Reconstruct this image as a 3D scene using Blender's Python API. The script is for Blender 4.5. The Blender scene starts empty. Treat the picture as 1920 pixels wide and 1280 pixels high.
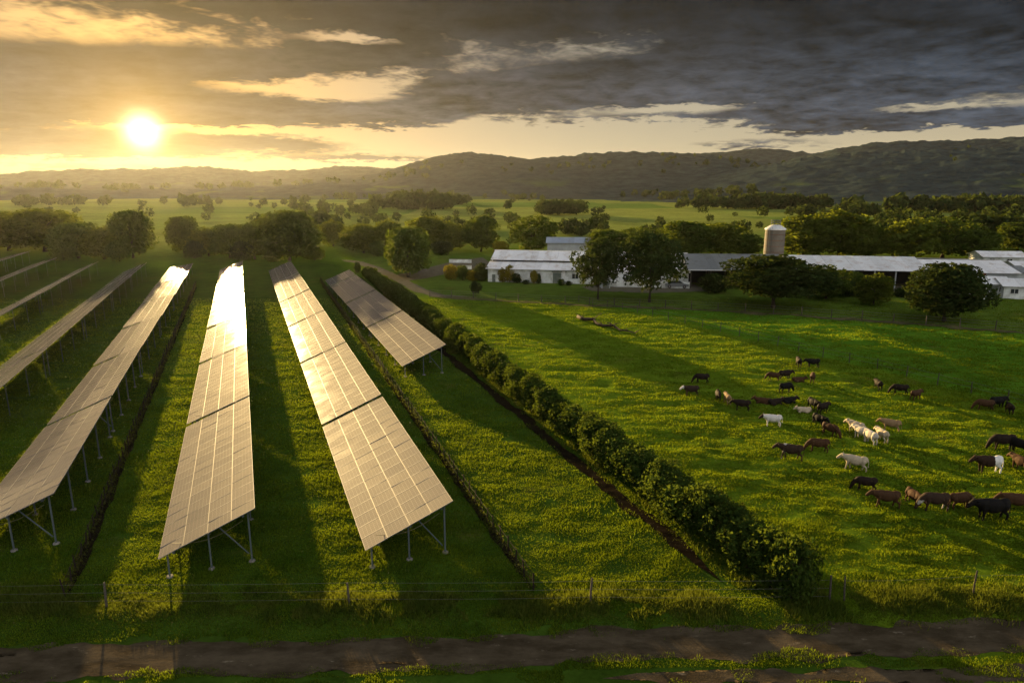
import bpy, bmesh, math, random
import numpy as np
from mathutils import Vector, Matrix

scene = bpy.context.scene
COL = scene.collection
R = math.radians

# ------------------------------------------------------------------ camera
CAM_H, PITCH, FPX = 16.0, R(13.0), 1280.0          # FPX: focal length for a 1920 px wide frame
cam_data = bpy.data.cameras.new('camera')
cam_data.sensor_width = 36.0
cam_data.lens = FPX / 1920.0 * 36.0
cam_data.clip_start = 0.5
cam_data.clip_end = 40000.0
cam = bpy.data.objects.new('camera', cam_data)
cam.location = (0, 0, CAM_H)
cam.rotation_euler = (R(90) - PITCH, 0, 0)
COL.objects.link(cam)
scene.camera = cam

# ------------------------------------------------------------------ render settings and exposure
scene.render.engine = 'CYCLES'
cy = scene.cycles
cy.use_denoising = True
try:
    cy.denoiser = 'OPENIMAGEDENOISE'
except Exception:
    pass
cy.max_bounces = 6
cy.diffuse_bounces = 2
cy.glossy_bounces = 2
cy.transmission_bounces = 3
cy.transparent_max_bounces = 6
cy.volume_bounces = 0
cy.sample_clamp_indirect = 6.0
cy.caustics_reflective = False
cy.caustics_refractive = False
vs = scene.view_settings
vs.view_transform = 'Standard'
vs.look = 'None'
vs.gamma = 1.0
vs.use_curve_mapping = False
EXPOSURE = 2.15
vs.exposure = EXPOSURE

# ------------------------------------------------------------------ survey helpers (photo pixel -> place on the ground)
def ray(px, py):
    x = (px - 960) / FPX
    y = (640 - py) / FPX
    return np.array([x, math.cos(PITCH) + y * math.sin(PITCH), -math.sin(PITCH) + y * math.cos(PITCH)])
def G(px, py, z=0.0):
    r = ray(px, py)
    return np.array([0, 0, CAM_H]) + r * ((z - CAM_H) / r[2])
def azel(px, py):
    r = ray(px, py)
    return math.degrees(math.atan2(r[0], r[1])), math.degrees(math.atan2(r[2], math.hypot(r[0], r[1])))
def height_at(base, top):
    b = G(*base)
    r = ray(*top)
    return CAM_H + r[2] * math.hypot(b[0], b[1]) / math.hypot(r[0], r[1])

SUN_AZ, SUN_EL = R(-27.4), R(3.6)
LAMP_EL = R(6.1)
ROW_AZ = R(-21.33)
RU = np.array([math.sin(ROW_AZ), math.cos(ROW_AZ)])     # along the panel rows
RW = np.array([RU[1], -RU[0]])                          # across the rows, to the right
def row_pt(s, t):
    p = RU * s + RW * t
    return float(p[0]), float(p[1])

# ------------------------------------------------------------------ node expression helper
class X:
    def __init__(self, nt, sock):
        self.nt, self.s = nt, sock
    def _m(self, op, *args):
        n = self.nt.nodes.new('ShaderNodeMath')
        n.operation = op
        for i, a in enumerate((self,) + args):
            if isinstance(a, X):
                self.nt.links.new(a.s, n.inputs[i])
            else:
                n.inputs[i].default_value = float(a)
        return X(self.nt, n.outputs[0])
    def __add__(self, o): return self._m('ADD', o)
    __radd__ = __add__
    def __sub__(self, o): return self._m('SUBTRACT', o)
    def __rsub__(self, o): return (self * -1.0) + o
    def __mul__(self, o): return self._m('MULTIPLY', o)
    __rmul__ = __mul__
    def __truediv__(self, o): return self._m('DIVIDE', o)
    def __pow__(self, o): return self._m('POWER', o)
    def exp(self): return self._m('EXPONENT')
    def fn(self, op, *a): return self._m(op, *a)
    def ramp(self, a, b, lo=0.0, hi=1.0, smooth=True):
        n = self.nt.nodes.new('ShaderNodeMapRange')
        n.interpolation_type = 'SMOOTHSTEP' if smooth else 'LINEAR'
        self.nt.links.new(self.s, n.inputs[0])
        for i, v in enumerate((a, b, lo, hi)):
            n.inputs[i + 1].default_value = v
        return X(self.nt, n.outputs[0])
def col(c):
    return (c[0], c[1], c[2], 1.0)
def mixc(nt, fac, a, b, blend='MIX'):
    n = nt.nodes.new('ShaderNodeMix')
    n.data_type = 'RGBA'
    n.blend_type = blend
    n.clamp_factor = True
    for key, v in ((0, fac), (6, a), (7, b)):
        if isinstance(v, X):
            nt.links.new(v.s, n.inputs[key])
        elif key == 0:
            n.inputs[0].default_value = v
        else:
            n.inputs[key].default_value = col(v)
    return X(nt, n.outputs[2])
def noise(nt, vec, scale, detail=4.0, rough=0.55, distort=0.0, out=0):
    n = nt.nodes.new('ShaderNodeTexNoise')
    n.inputs['Scale'].default_value = scale
    n.inputs['Detail'].default_value = detail
    n.inputs['Roughness'].default_value = rough
    n.inputs['Distortion'].default_value = distort
    if vec is not None:
        nt.links.new(vec.s, n.inputs['Vector'])
    return X(nt, n.outputs[out])
def combine(nt, *xyz):
    n = nt.nodes.new('ShaderNodeCombineXYZ')
    for i, v in enumerate(xyz):
        if isinstance(v, X):
            nt.links.new(v.s, n.inputs[i])
        else:
            n.inputs[i].default_value = float(v)
    return X(nt, n.outputs[0])
def separate(nt, v):
    n = nt.nodes.new('ShaderNodeSeparateXYZ')
    nt.links.new(v.s, n.inputs[0])
    return [X(nt, o) for o in n.outputs]
def scalec(nt, c, f):
    n = nt.nodes.new('ShaderNodeVectorMath')
    n.operation = 'SCALE'
    if isinstance(c, X):
        nt.links.new(c.s, n.inputs[0])
    else:
        n.inputs[0].default_value = c[:3]
    if isinstance(f, X):
        nt.links.new(f.s, n.inputs['Scale'])
    else:
        n.inputs['Scale'].default_value = f
    return X(nt, n.outputs[0])
def addc(nt, a, b):
    n = nt.nodes.new('ShaderNodeVectorMath')
    n.operation = 'ADD'
    nt.links.new(a.s, n.inputs[0])
    nt.links.new(b.s, n.inputs[1])
    return X(nt, n.outputs[0])

# ------------------------------------------------------------------ world: low sun behind broken evening cloud
def build_world():
    w = bpy.data.worlds.new('World')
    scene.world = w
    w.use_nodes = True
    nt = w.node_tree
    for n in list(nt.nodes):
        nt.nodes.remove(n)
    out = nt.nodes.new('ShaderNodeOutputWorld')
    bg = nt.nodes.new('ShaderNodeBackground')
    bg.inputs['Strength'].default_value = 0.1
    nt.links.new(bg.outputs[0], out.inputs[0])
    tc = nt.nodes.new('ShaderNodeTexCoord')
    d = X(nt, tc.outputs['Generated'])
    x, y, z = separate(nt, d)
    el = z.fn('MAXIMUM', -1.0).fn('MINIMUM', 1.0).fn('ARCSINE') * 57.29578
    az = x.fn('ARCTAN2', y) * 57.29578
    sx, sy, sz = math.sin(SUN_AZ) * math.cos(SUN_EL), math.cos(SUN_AZ) * math.cos(SUN_EL), math.sin(SUN_EL)
    dot = x * sx + y * sy + z * sz
    th = dot.fn('MINIMUM', 1.0).fn('ARCCOSINE') * 57.29578          # degrees from the sun
    zz = z.fn('MAXIMUM', 0.0) + 0.12
    q = combine(nt, x / zz, y / zz, 0.0)
    n1 = noise(nt, q, 1.6, 5.0, 0.62, 0.4)
    n2 = noise(nt, q, 6.5, 3.0, 0.65, 0.3)
    cov = (n1 - 0.5) * 1.5 + (n2 - 0.5) * 1.25
    cov = cov + el.ramp(1.0, 10.0, -0.28, 0.28) + el.ramp(14.0, 40.0, 0.0, 0.25)
    blobs = [
        (455, 210, 215, 22, 1.5), (90, 180, 300, 56, 1.5), (632, 106, 88, 20, 1.3), (785, 220, 76, 24, 1.4),
        (60, 280, 260, 17, 1.4), (490, 270, 130, 12, 1.4), (690, 297, 120, 5, 1.1), (1545, 220, 120, 24, 1.3),
        (1770, 226, 200, 14, 1.4), (1330, 165, 520, 36, 0.8), (900, 20, 560, 50, 0.8), (1720, 60, 460, 80, 0.8),
        (1430, 264, 130, 8, 1.1), (1000, 175, 200, 28, 0.8), (350, 122, 150, 24, 1.1), (1230, 222, 150, 8, 0.8),
        (130, 62, 230, 30, -0.55), (470, 160, 190, 17, -1.1), (660, 73, 80, 9, -1.1), (1000, 250, 420, 26, -1.0),
        (1260, 204, 130, 8, -0.9), (1130, 92, 130, 26, -0.5), (720, 150, 100, 18, -0.7), (1680, 206, 120, 6, -0.9),
        (1720, 252, 320, 8, -1.1), (540, 246, 300, 6, -1.3), (270, 301, 420, 4, -1.3), (640, 180, 90, 12, -0.7)]
    wv = combine(nt, az + (n1 - 0.5) * 7.0 + (n2 - 0.5) * 4.0, el + (n1 - 0.5) * 1.0 + (n2 - 0.5) * 1.3, 0.0)
    for (cx, cyy, rx, ry, amp) in blobs:
        a0, e0 = azel(cx, cyy)
        ra, re = rx / 22.3, ry / 22.3
        v = nt.nodes.new('ShaderNodeVectorMath')
        v.operation = 'MULTIPLY_ADD'
        nt.links.new(wv.s, v.inputs[0])
        v.inputs[1].default_value = (1 / ra, 1 / re, 0)
        v.inputs[2].default_value = (-a0 / ra, -e0 / re, 0)
        dd = nt.nodes.new('ShaderNodeVectorMath')
        dd.operation = 'DOT_PRODUCT'
        nt.links.new(v.outputs[0], dd.inputs[0])
        nt.links.new(v.outputs[0], dd.inputs[1])
        p = nt.nodes.new('ShaderNodeMath')
        p.operation = 'POWER'
        p.inputs[0].default_value = math.exp(-1)
        nt.links.new(dd.outputs['Value'], p.inputs[1])
        cov = X(nt, p.outputs[0])._m('MULTIPLY_ADD', amp, cov)
    dens = cov.ramp(-0.28, 0.52)
    # the clear air behind the clouds: the Sky Texture plus the cream glow low over the hills
    sky = nt.nodes.new('ShaderNodeTexSky')
    sky.sky_type = 'NISHITA'
    sky.sun_disc = False
    sky.sun_elevation = LAMP_EL
    sky.sun_rotation = SUN_AZ
    sky.altitude = 50.0
    sky.dust_density = 3.0
    nish = X(nt, sky.outputs[0])
    low = (el.fn('MAXIMUM', 0.0) * -0.13).exp()
    near = (th * -0.045).exp()
    clear = mixc(nt, low, (0.34, 0.36, 0.36), (0.95, 0.78, 0.46))
    clear = mixc(nt, near.ramp(0.1, 0.9), clear, (1.0, 0.56, 0.16))
    clear = scalec(nt, clear, near * 0.50 + 0.66)
    # clouds: dark bodies, warmer toward the sun, soft lit texture
    body = mixc(nt, (th * -0.04).exp(), (0.036, 0.048, 0.067), (0.056, 0.042, 0.030))
    shade = ((n2 - 0.5) * 3.2 + (n1 - 0.5) * -3.6 + 1.12).fn('MAXIMUM', 0.25) * el.ramp(4.5, 13.0, 1.25, 0.28) + el.ramp(16.0, 40.0, 0.0, 2.2)
    body = scalec(nt, body, shade)
    # away from the sun the clouds are lit from the front
    front = th.ramp(62.0, 125.0, 0.0, 1.0) * (n1 * 0.8 + 0.6)
    body = addc(nt, body, scalec(nt, (0.98, 0.97, 1.0), front))
    skyc = mixc(nt, dens, clear, body)
    # sun, veiled: core and halo
    core = ((th / 1.0) ** 2.0 * -1.0).exp() * 3.2
    halo = (th * -0.48).exp() * 1.5 + (th * -0.17).exp() * 0.12
    skyc = addc(nt, skyc, scalec(nt, (1.0, 0.86, 0.50), core))
    skyc = addc(nt, skyc, scalec(nt, (1.0, 0.56, 0.11), halo * (1.45 - dens * 0.85)))
    # below the horizon: dull ground tone
    skyc = mixc(nt, el.ramp(-3.0, 0.0), (0.05, 0.05, 0.02), skyc)
    skyc = scalec(nt, skyc, 10.0 / (2.0 ** EXPOSURE))
    skyc = addc(nt, skyc, scalec(nt, nish, 0.004))
    nt.links.new(skyc.s, bg.inputs['Color'])
    w.cycles.sampling_method = 'MANUAL'
    w.cycles.sample_map_resolution = 512
build_world()

# ------------------------------------------------------------------ the sun lamp
sun_data = bpy.data.lights.new('sun', 'SUN')
sun_data.energy = 4.4
sun_data.angle = R(0.6)
sun_data.color = (1.0, 0.70, 0.30)
sun = bpy.data.objects.new('sun', sun_data)
sdir = Vector((math.sin(SUN_AZ) * math.cos(LAMP_EL), math.cos(SUN_AZ) * math.cos(LAMP_EL), math.sin(LAMP_EL)))
sun.rotation_euler = sdir.to_track_quat('Z', 'Y').to_euler()
sun.location = (-60, 120, 60)
COL.objects.link(sun)

# ------------------------------------------------------------------ object helpers
def link(o, parent=None):
    COL.objects.link(o)
    if parent is not None:
        o.parent = parent
    return o
def empty(name, loc=(0, 0, 0), rz=0.0, label=None, cat=None, group=None):
    o = bpy.data.objects.new(name, None)
    o.empty_display_size = 0.2
    o.location = loc
    o.rotation_euler = (0, 0, rz)
    if label:
        tag(o, label, cat, group)
    return link(o)
def tag(o, label, cat, group=None):
    o['label'] = label
    o['category'] = cat
    if group:
        o['group'] = group
    return o
def mesh_np(name, verts, faces, mats=(), smooth=False, mat_idx=None):
    """verts (n,3) and faces (m,k) arrays -> mesh data."""
    verts = np.asarray(verts, dtype=np.float32)
    faces = np.asarray(faces, dtype=np.int32)
    m = bpy.data.meshes.new(name)
    k = faces.shape[1]
    m.vertices.add(len(verts))
    m.vertices.foreach_set('co', verts.ravel())
    m.loops.add(faces.size)
    m.loops.foreach_set('vertex_index', faces.ravel())
    m.polygons.add(len(faces))
    m.polygons.foreach_set('loop_start', np.arange(0, faces.size, k, dtype=np.int32))
    m.polygons.foreach_set('use_smooth', np.full(len(faces), bool(smooth)))
    if mat_idx is not None:
        m.polygons.foreach_set('material_index', np.asarray(mat_idx, dtype=np.int32))
    for mt in mats:
        m.materials.append(mt)
    m.update(calc_edges=True)
    return m
def obj(name, mesh, parent=None, loc=(0, 0, 0), rot=(0, 0, 0), scale=(1, 1, 1)):
    o = bpy.data.objects.new(name, mesh)
    o.location = loc
    o.rotation_euler = rot
    o.scale = scale
    return link(o, parent)
class MB:
    """collects simple solids into one mesh"""
    def __init__(self):
        self.v, self.f = [], []
    def _add(self, vs, fs):
        n = len(self.v)
        self.v += [tuple(p) for p in vs]
        self.f += [tuple(i + n for i in f) for f in fs]
        return self
    def box(self, x0, x1, y0, y1, z0, z1):
        vs = [(x, y, z) for z in (z0, z1) for y in (y0, y1) for x in (x0, x1)]
        return self._add(vs, [(0, 2, 3, 1), (4, 5, 7, 6), (0, 1, 5, 4), (2, 6, 7, 3), (0, 4, 6, 2), (1, 3, 7, 5)])
    def slab(self, quad, t):
        """a quad given by four corners, thickened downward by t"""
        vs = [tuple(p) for p in quad] + [(p[0], p[1], p[2] - t) for p in quad]
        return self._add(vs, [(0, 1, 2, 3), (7, 6, 5, 4), (0, 4, 5, 1), (1, 5, 6, 2), (2, 6, 7, 3), (3, 7, 4, 0)])
    def poly(self, pts):
        return self._add(pts, [tuple(range(len(pts)))])
    def prism(self, pts, dy):
        """polygon in xz at y=pts[i][1], extruded along y by dy"""
        n = len(pts)
        vs = list(pts) + [(p[0], p[1] + dy, p[2]) for p in pts]
        return self._add(vs, [tuple(range(n)), tuple(range(2 * n - 1, n - 1, -1))] +
                         [(i, i + n, (i + 1) % n + n, (i + 1) % n) for i in range(n)])
    def tube(self, pts, radii, n=6, cap=True):
        pts = [Vector(p) for p in pts]
        rings = []
        for i, p in enumerate(pts):
            a = pts[max(i - 1, 0)]
            b = pts[min(i + 1, len(pts) - 1)]
            t = (b - a).normalized()
            u = t.cross(Vector((0, 0, 1)) if abs(t.z) < 0.9 else Vector((1, 0, 0))).normalized()
            w = t.cross(u)
            r = radii[i] if isinstance(radii, (list, tuple)) else radii
            rings.append([p + (u * math.cos(k * 2 * math.pi / n) + w * math.sin(k * 2 * math.pi / n)) * r for k in range(n)])
        vs = [q for ring in rings for q in ring]
        fs = []
        for i in range(len(pts) - 1):
            for k in range(n):
                k2 = (k + 1) % n
                fs.append((i * n + k, i * n + k2, (i + 1) * n + k2, (i + 1) * n + k))
        if cap:
            fs.append(tuple(range(n - 1, -1, -1)))
            fs.append(tuple((len(pts) - 1) * n + k for k in range(n)))
        return self._add(vs, fs)
    def lathe(self, prof, n=24, cx=0, cy=0):
        vs = [(cx + r * math.cos(k * 2 * math.pi / n), cy + r * math.sin(k * 2 * math.pi / n), z) for r, z in prof for k in range(n)]
        fs = []
        for i in range(len(prof) - 1):
            for k in range(n):
                k2 = (k + 1) % n
                fs.append((i * n + k, i * n + k2, (i + 1) * n + k2, (i + 1) * n + k))
        return self._add(vs, fs)
    def mesh(self, name, mat, smooth=False):
        m = bpy.data.meshes.new(name)
        m.from_pydata(self.v, [], self.f)
        m.materials.append(mat)
        if smooth:
            m.polygons.foreach_set('use_smooth', np.ones(len(m.polygons), dtype=bool))
        m.update()
        return m
    def build(self, name, mat, parent=None, smooth=False, **kw):
        return obj(name, self.mesh(name, mat, smooth), parent, **kw)
ORD = ['nearest', 'second', 'third', 'fourth', 'fifth', 'sixth', 'seventh', 'eighth', 'ninth', 'tenth', 'eleventh', 'twelfth',
       'thirteenth', 'fourteenth', 'fifteenth', 'sixteenth', 'seventeenth', 'eighteenth', 'nineteenth', 'twentieth']
TENS = ['', '', 'twenty', 'thirty', 'forty', 'fifty', 'sixty', 'seventy', 'eighty', 'ninety']
def ordinal(i):
    """0-based"""
    if i < 20:
        return ['first'][0] if i == 0 else ORD[i]
    t, u = divmod(i + 1, 10)
    if u == 0:
        return TENS[t][:-1] + 'ieth'
    return TENS[t] + '-' + (['', 'first'] + ORD[1:])[u]

# ------------------------------------------------------------------ numpy noise
def _hash(ix, iy, seed):
    h = (ix.astype(np.int64) * 374761393 + iy.astype(np.int64) * 668265263 + seed * 974711) & 0xffffffff
    h = ((h ^ (h >> 13)) * 1274126177) & 0xffffffff
    return ((h ^ (h >> 16)) & 0xffff) / 65535.0
def vnoise(x, y, seed=0):
    ix, iy = np.floor(x), np.floor(y)
    fx, fy = x - ix, y - iy
    fx, fy = fx * fx * (3 - 2 * fx), fy * fy * (3 - 2 * fy)
    a, b = _hash(ix, iy, seed), _hash(ix + 1, iy, seed)
    c, d = _hash(ix, iy + 1, seed), _hash(ix + 1, iy + 1, seed)
    return (a + (b - a) * fx) * (1 - fy) + (c + (d - c) * fx) * fy
def fbm(x, y, octaves=4, seed=0, gain=0.5):
    s, a, t = 0.0, 1.0, 0.0
    for o in range(octaves):
        s = s + a * vnoise(x * 2 ** o + 17.3 * o, y * 2 ** o - 9.1 * o, seed + o)
        t += a
        a *= gain
    return s / t
def sstep(x, a, b):
    t = np.clip((x - a) / (b - a), 0, 1)
    return t * t * (3 - 2 * t)
def seg_dist(x, y, pts):
    """distance to a polyline"""
    best = np.full(np.shape(x), 1e9)
    for (x0, y0), (x1, y1) in zip(pts[:-1], pts[1:]):
        dx, dy = x1 - x0, y1 - y0
        t = np.clip(((x - x0) * dx + (y - y0) * dy) / (dx * dx + dy * dy), 0, 1)
        best = np.minimum(best, np.hypot(x - x0 - t * dx, y - y0 - t * dy))
    return best

# ------------------------------------------------------------------ materials
MATS = {}
def new_mat(name):
    m = bpy.data.materials.new(name)
    m.use_nodes = True
    nt = m.node_tree
    bs = nt.nodes['Principled BSDF']
    MATS[name] = m
    return m, nt, bs
def setc(nt, bs, key, v):
    if isinstance(v, X):
        nt.links.new(v.s, bs.inputs[key])
    elif key in ('Base Color',):
        bs.inputs[key].default_value = col(v)
    else:
        bs.inputs[key].default_value = v
def bump(nt, bs, h, strength=0.4, dist=0.05):
    b = nt.nodes.new('ShaderNodeBump')
    b.inputs['Strength'].default_value = strength
    b.inputs['Distance'].default_value = dist
    nt.links.new(h.s, b.inputs['Height'])
    nt.links.new(b.outputs[0], bs.inputs['Normal'])
def coords(nt, which='Object'):
    return X(nt, nt.nodes.new('ShaderNodeTexCoord').outputs[which])
def worldpos(nt):
    return X(nt, nt.nodes.new('ShaderNodeNewGeometry').outputs['Position'])
def simple(name, c, rough=0.7, metal=0.0, var=0.25, scale=3.0, spec=0.4, c2=None, bumpd=0.0, bscale=20.0):
    """plain paint / wood / metal with mottling, dirt and a per-object shade shift"""
    m, nt, bs = new_mat(name)
    oc = coords(nt)
    n = noise(nt, oc, scale, 5.0, 0.65)
    info = X(nt, nt.nodes.new('ShaderNodeObjectInfo').outputs['Random'])
    dark = tuple(v * (1 - var) for v in c) if c2 is None else c2
    cc = mixc(nt, n.ramp(0.3, 0.7), dark, c)
    cc = scalec(nt, cc, info * 0.24 + 0.88)
    setc(nt, bs, 'Base Color', cc)
    bs.inputs['Roughness'].default_value = rough
    bs.inputs['Metallic'].default_value = metal
    bs.inputs['Specular IOR Level'].default_value = spec
    if bumpd:
        bump(nt, bs, noise(nt, oc, bscale, 4.0, 0.6), 0.6, bumpd)
    return m
def leafmat(name, c1, c2, trans=0.35, scale=0.5, tcol=(0.25, 0.30, 0.02), attr=None, spread=0.5):
    """leaves: diffuse + light coming through, clumps of different green"""
    m = bpy.data.materials.new(name)
    m.use_nodes = True
    nt = m.node_tree
    for n in list(nt.nodes):
        nt.nodes.remove(n)
    out = nt.nodes.new('ShaderNodeOutputMaterial')
    n = noise(nt, worldpos(nt), scale, 4.0, 0.65)
    info = X(nt, nt.nodes.new('ShaderNodeObjectInfo').outputs['Random'])
    cc = mixc(nt, n.ramp(0.3, 0.7), c1, c2)
    rnd = X(nt, nt.nodes.new('ShaderNodeNewGeometry').outputs['Random Per Island'])
    cc = scalec(nt, cc, (rnd - 0.5) * spread + (info - 0.5) * 0.3 + 1.0)
    df = nt.nodes.new('ShaderNodeBsdfDiffuse')
    tr = nt.nodes.new('ShaderNodeBsdfTranslucent')
    nt.links.new(cc.s, df.inputs[0])
    tc = scalec(nt, mixc(nt, 0.6, cc, tcol), (rnd - 0.5) * spread + 1.0)
    nt.links.new(tc.s, tr.inputs[0])
    mx = nt.nodes.new('ShaderNodeMixShader')
    mx.inputs[0].default_value = trans
    nt.links.new(df.outputs[0], mx.inputs[1])
    nt.links.new(tr.outputs[0], mx.inputs[2])
    nt.links.new(mx.outputs[0], out.inputs[0])
    MATS[name] = m
    return m

# ------------------------------------------------------------------ places on the ground
HEDGE_T = 19.1
def hedge_t(s):
    return 19.0 + 0.9 * max(0.0, (s - 60) / 60.0)
HEDGE = [row_pt(s, hedge_t(s)) for s in np.linspace(18.5, 124, 40)]
SOIL = [row_pt(s, hedge_t(s) - 1.75) for s in np.linspace(20.3, 122, 40)]
STAKE_A = [row_pt(s, 9.75 + 0.018 * (s - 22)) for s in np.linspace(22.6, 118, 30)]
STAKE_B = [row_pt(s, -7.7) for s in np.linspace(28.8, 120, 30)]
FAR_FENCE = [tuple(G(px, py)[:2]) for px, py in ((806, 557), (930, 563), (1100, 572), (1300, 580), (1500, 592), (1700, 606), (1935, 626))]
DIAG = [tuple(G(px, py)[:2]) for px, py in ((1085, 567), (1180, 584), (1300, 610), (1400, 633), (1500, 660), (1650, 694), (1850, 744), (1960, 774))]
LANE = [tuple(G(px, py)[:2]) for px, py in ((640, 487), (672, 492), (705, 503), (745, 522), (790, 546), (830, 556), (900, 561))]
YARD = [tuple(G(px, py)[:2]) for px, py in ((742, 516), (800, 503), (842, 492), (905, 483), (918, 492), (912, 503), (845, 512), (800, 522), (760, 527))]
def track_mid(x):
    return 20.95 + 0.045 * (x - 2) + 0.10 * np.sin(x * 0.35)

def ground_h(x, y):
    """lie of the turf, metres"""
    x = np.asarray(x, dtype=float)
    y = np.asarray(y, dtype=float)
    a = sstep(y, 22.6, 25.5) * (1 - sstep(y, 92, 112)) * (1 - sstep(np.abs(x), 95, 130))
    right = sstep(x - (y - 24.9) * -0.39 - 12.0, 0.0, 6.0)             # the pasture beyond the hedge is rougher
    n = (fbm(x * 0.28 + 0.10 * y, y * 0.62, 4, 3) - 0.5) * 2
    n2 = (fbm(x * 0.9, y * 1.9, 3, 9) - 0.5) * 2
    h = n * (0.06 + 0.13 * right) + n2 * (0.035 + 0.06 * right)
    low = 0.10 * (fbm(x * 0.05, y * 0.05, 3, 5) - 0.5)
    tr = np.exp(-((y - 23.3 - 0.02 * x) / 0.8) ** 2) * 0.12          # low bank between track and fence
    return a * (h + low) + tr + 0.02 * (fbm(x * 1.5, y * 1.5, 3, 7) - 0.5) * (1 - sstep(y, 130, 200))
def gz(x, y):
    return float(ground_h(np.array([x]), np.array([y]))[0])

# ------------------------------------------------------------------ ground materials
def make_ground_mat():
    m, nt, bs = new_mat('turf')
    pos = worldpos(nt)
    at = nt.nodes.new('ShaderNodeAttribute')
    at.attribute_name = 'turf_tone'
    base = X(nt, at.outputs['Color'])
    px, py, pz = separate(nt, pos)
    big = noise(nt, pos, 0.06, 5.0, 0.6)
    mid = noise(nt, combine(nt, px * 0.6, py, pz), 0.7, 6.0, 0.7)
    fine = noise(nt, pos, 6.0, 4.0, 0.7)
    f = mid.ramp(0.25, 0.75) * 0.9 + fine.ramp(0.2, 0.8) * 0.55 + big.ramp(0.25, 0.75) * 0.5
    c = scalec(nt, base, f * 0.62 + 0.28)
    dry = mixc(nt, noise(nt, pos, 0.23, 6.0, 0.7).ramp(0.56, 0.74) * 0.75, c, (0.085, 0.070, 0.016))
    setc(nt, bs, 'Base Color', dry)
    bs.inputs['Roughness'].default_value = 0.95
    bs.inputs['Specular IOR Level'].default_value = 0.0
    bs.inputs['Sheen Weight'].default_value = 0.0
    bump(nt, bs, fine * 0.5 + mid, 0.5, 0.08)
    return m
GROUND_MAT = make_ground_mat()

def axis(lo, f0, f1, hi, step, grow):
    """fine steps between f0 and f1, growing outside"""
    mid = list(np.arange(f0, f1, step))
    right, s = [mid[-1]], step
    while right[-1] < hi:
        s *= grow
        right.append(right[-1] + s)
    right[-1] = hi
    left, s = [mid[0]], step
    while left[-1] > lo:
        s *= grow
        left.append(left[-1] - s)
    left[-1] = lo
    return np.array(left[:0:-1] + mid + right[1:])

def build_ground():
    xs = axis(-2600, -48, 72, 2600, 0.34, 1.10)
    ys = axis(-420, 17, 108, 2600, 0.30, 1.07)
    xx, yy = np.meshgrid(xs, ys)
    zz = ground_h(xx, yy)
    nx, ny = len(xs), len(ys)
    idx = np.arange(nx * ny).reshape(ny, nx)
    f = np.stack([idx[:-1, :-1], idx[:-1, 1:], idx[1:, 1:], idx[1:, :-1]], -1).reshape(-1, 4)
    v = np.stack([xx, yy, zz], -1).reshape(-1, 3)
    m = mesh_np('ground', v, f, [GROUND_MAT], smooth=True)
    # which grass grows where: solar field moss, pasture, far paddock, verge
    x, y = v[:, 0].astype(float), v[:, 1].astype(float)
    s = x * RU[0] + y * RU[1]
    t = x * RW[0] + y * RW[1]
    wob = (fbm(x * 0.3, y * 0.3, 3, 21) - 0.5) * 2
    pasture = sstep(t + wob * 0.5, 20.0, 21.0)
    diag_side = np.zeros(len(x))
    dx = np.interp(y, [p[1] for p in DIAG[::-1]], [p[0] for p in DIAG[::-1]])
    diag_side = sstep(x - dx + wob * 0.4, -0.4, 0.4) * (y < 96)
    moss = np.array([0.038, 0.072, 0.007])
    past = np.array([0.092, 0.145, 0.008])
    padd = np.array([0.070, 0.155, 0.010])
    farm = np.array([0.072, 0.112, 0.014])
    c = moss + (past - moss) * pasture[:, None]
    c = c + (padd - c) * (diag_side * pasture)[:, None]
    ff_y = np.interp(x, [p[0] for p in FAR_FENCE], [p[1] for p in FAR_FENCE])
    beyond = sstep(y - ff_y + wob, 0.0, 3.0) * sstep(t, 21, 23)
    c = c + (farm - c) * beyond[:, None]
    # valley floor: fields of different grass and stubble
    far = sstep(y + 0.2 * np.abs(x), 165, 230)
    cell = fbm(np.floor(x / 170 + 0.35 * np.sin(y / 300)) * 7.7, np.floor(y / 120 + 0.25 * np.sin(x / 260)) * 5.3, 1, 33)
    fieldc = np.stack([0.075 + 0.130 * cell, 0.135 + 0.080 * cell, 0.022 + 0.024 * cell], -1) * (0.8 + 0.5 * fbm(x / 55, y / 22, 3, 44))[:, None]
    c = c + (fieldc - c) * far[:, None]
    a = m.attributes.new('turf_tone', 'FLOAT_COLOR', 'POINT')
    a.data.foreach_set('color', np.concatenate([c, np.ones((len(c), 1))], 1).astype(np.float32).ravel())
    o = obj('ground', m)
    o['kind'] = 'structure'
    return o
build_ground()

def soil_mat(name, c1, c2, scale=2.5, stones=0.0, stone_c=(0.30, 0.27, 0.23)):
    m, nt, bs = new_mat(name)
    pos = worldpos(nt)
    px, py, pz = separate(nt, pos)
    n = noise(nt, combine(nt, px * 0.45, py, pz), scale, 7.0, 0.7)
    c = mixc(nt, n.ramp(0.3, 0.72), c1, c2)
    if stones:
        c = mixc(nt, noise(nt, combine(nt, px * 0.35, py, pz), 3.3, 5.0, 0.75).ramp(0.62, 0.70) * stones, c, stone_c)
    setc(nt, bs, 'Base Color', c)
    bs.inputs['Roughness'].default_value = 0.95
    bs.inputs['Specular IOR Level'].default_value = 0.0
    bump(nt, bs, n + noise(nt, pos, 14.0, 3.0, 0.7) * 0.5, 0.8, 0.06)
    return m
DIRT = soil_mat('dirt', (0.032, 0.024, 0.013), (0.088, 0.068, 0.042), 1.1, 0.7, (0.20, 0.165, 0.115))
SOILM = soil_mat('bare_soil', (0.007, 0.0052, 0.003), (0.019, 0.014, 0.008), 2.5)
GRAVEL = soil_mat('gravel', (0.070, 0.064, 0.042), (0.130, 0.115, 0.080), 2.0, 0.3)

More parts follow.
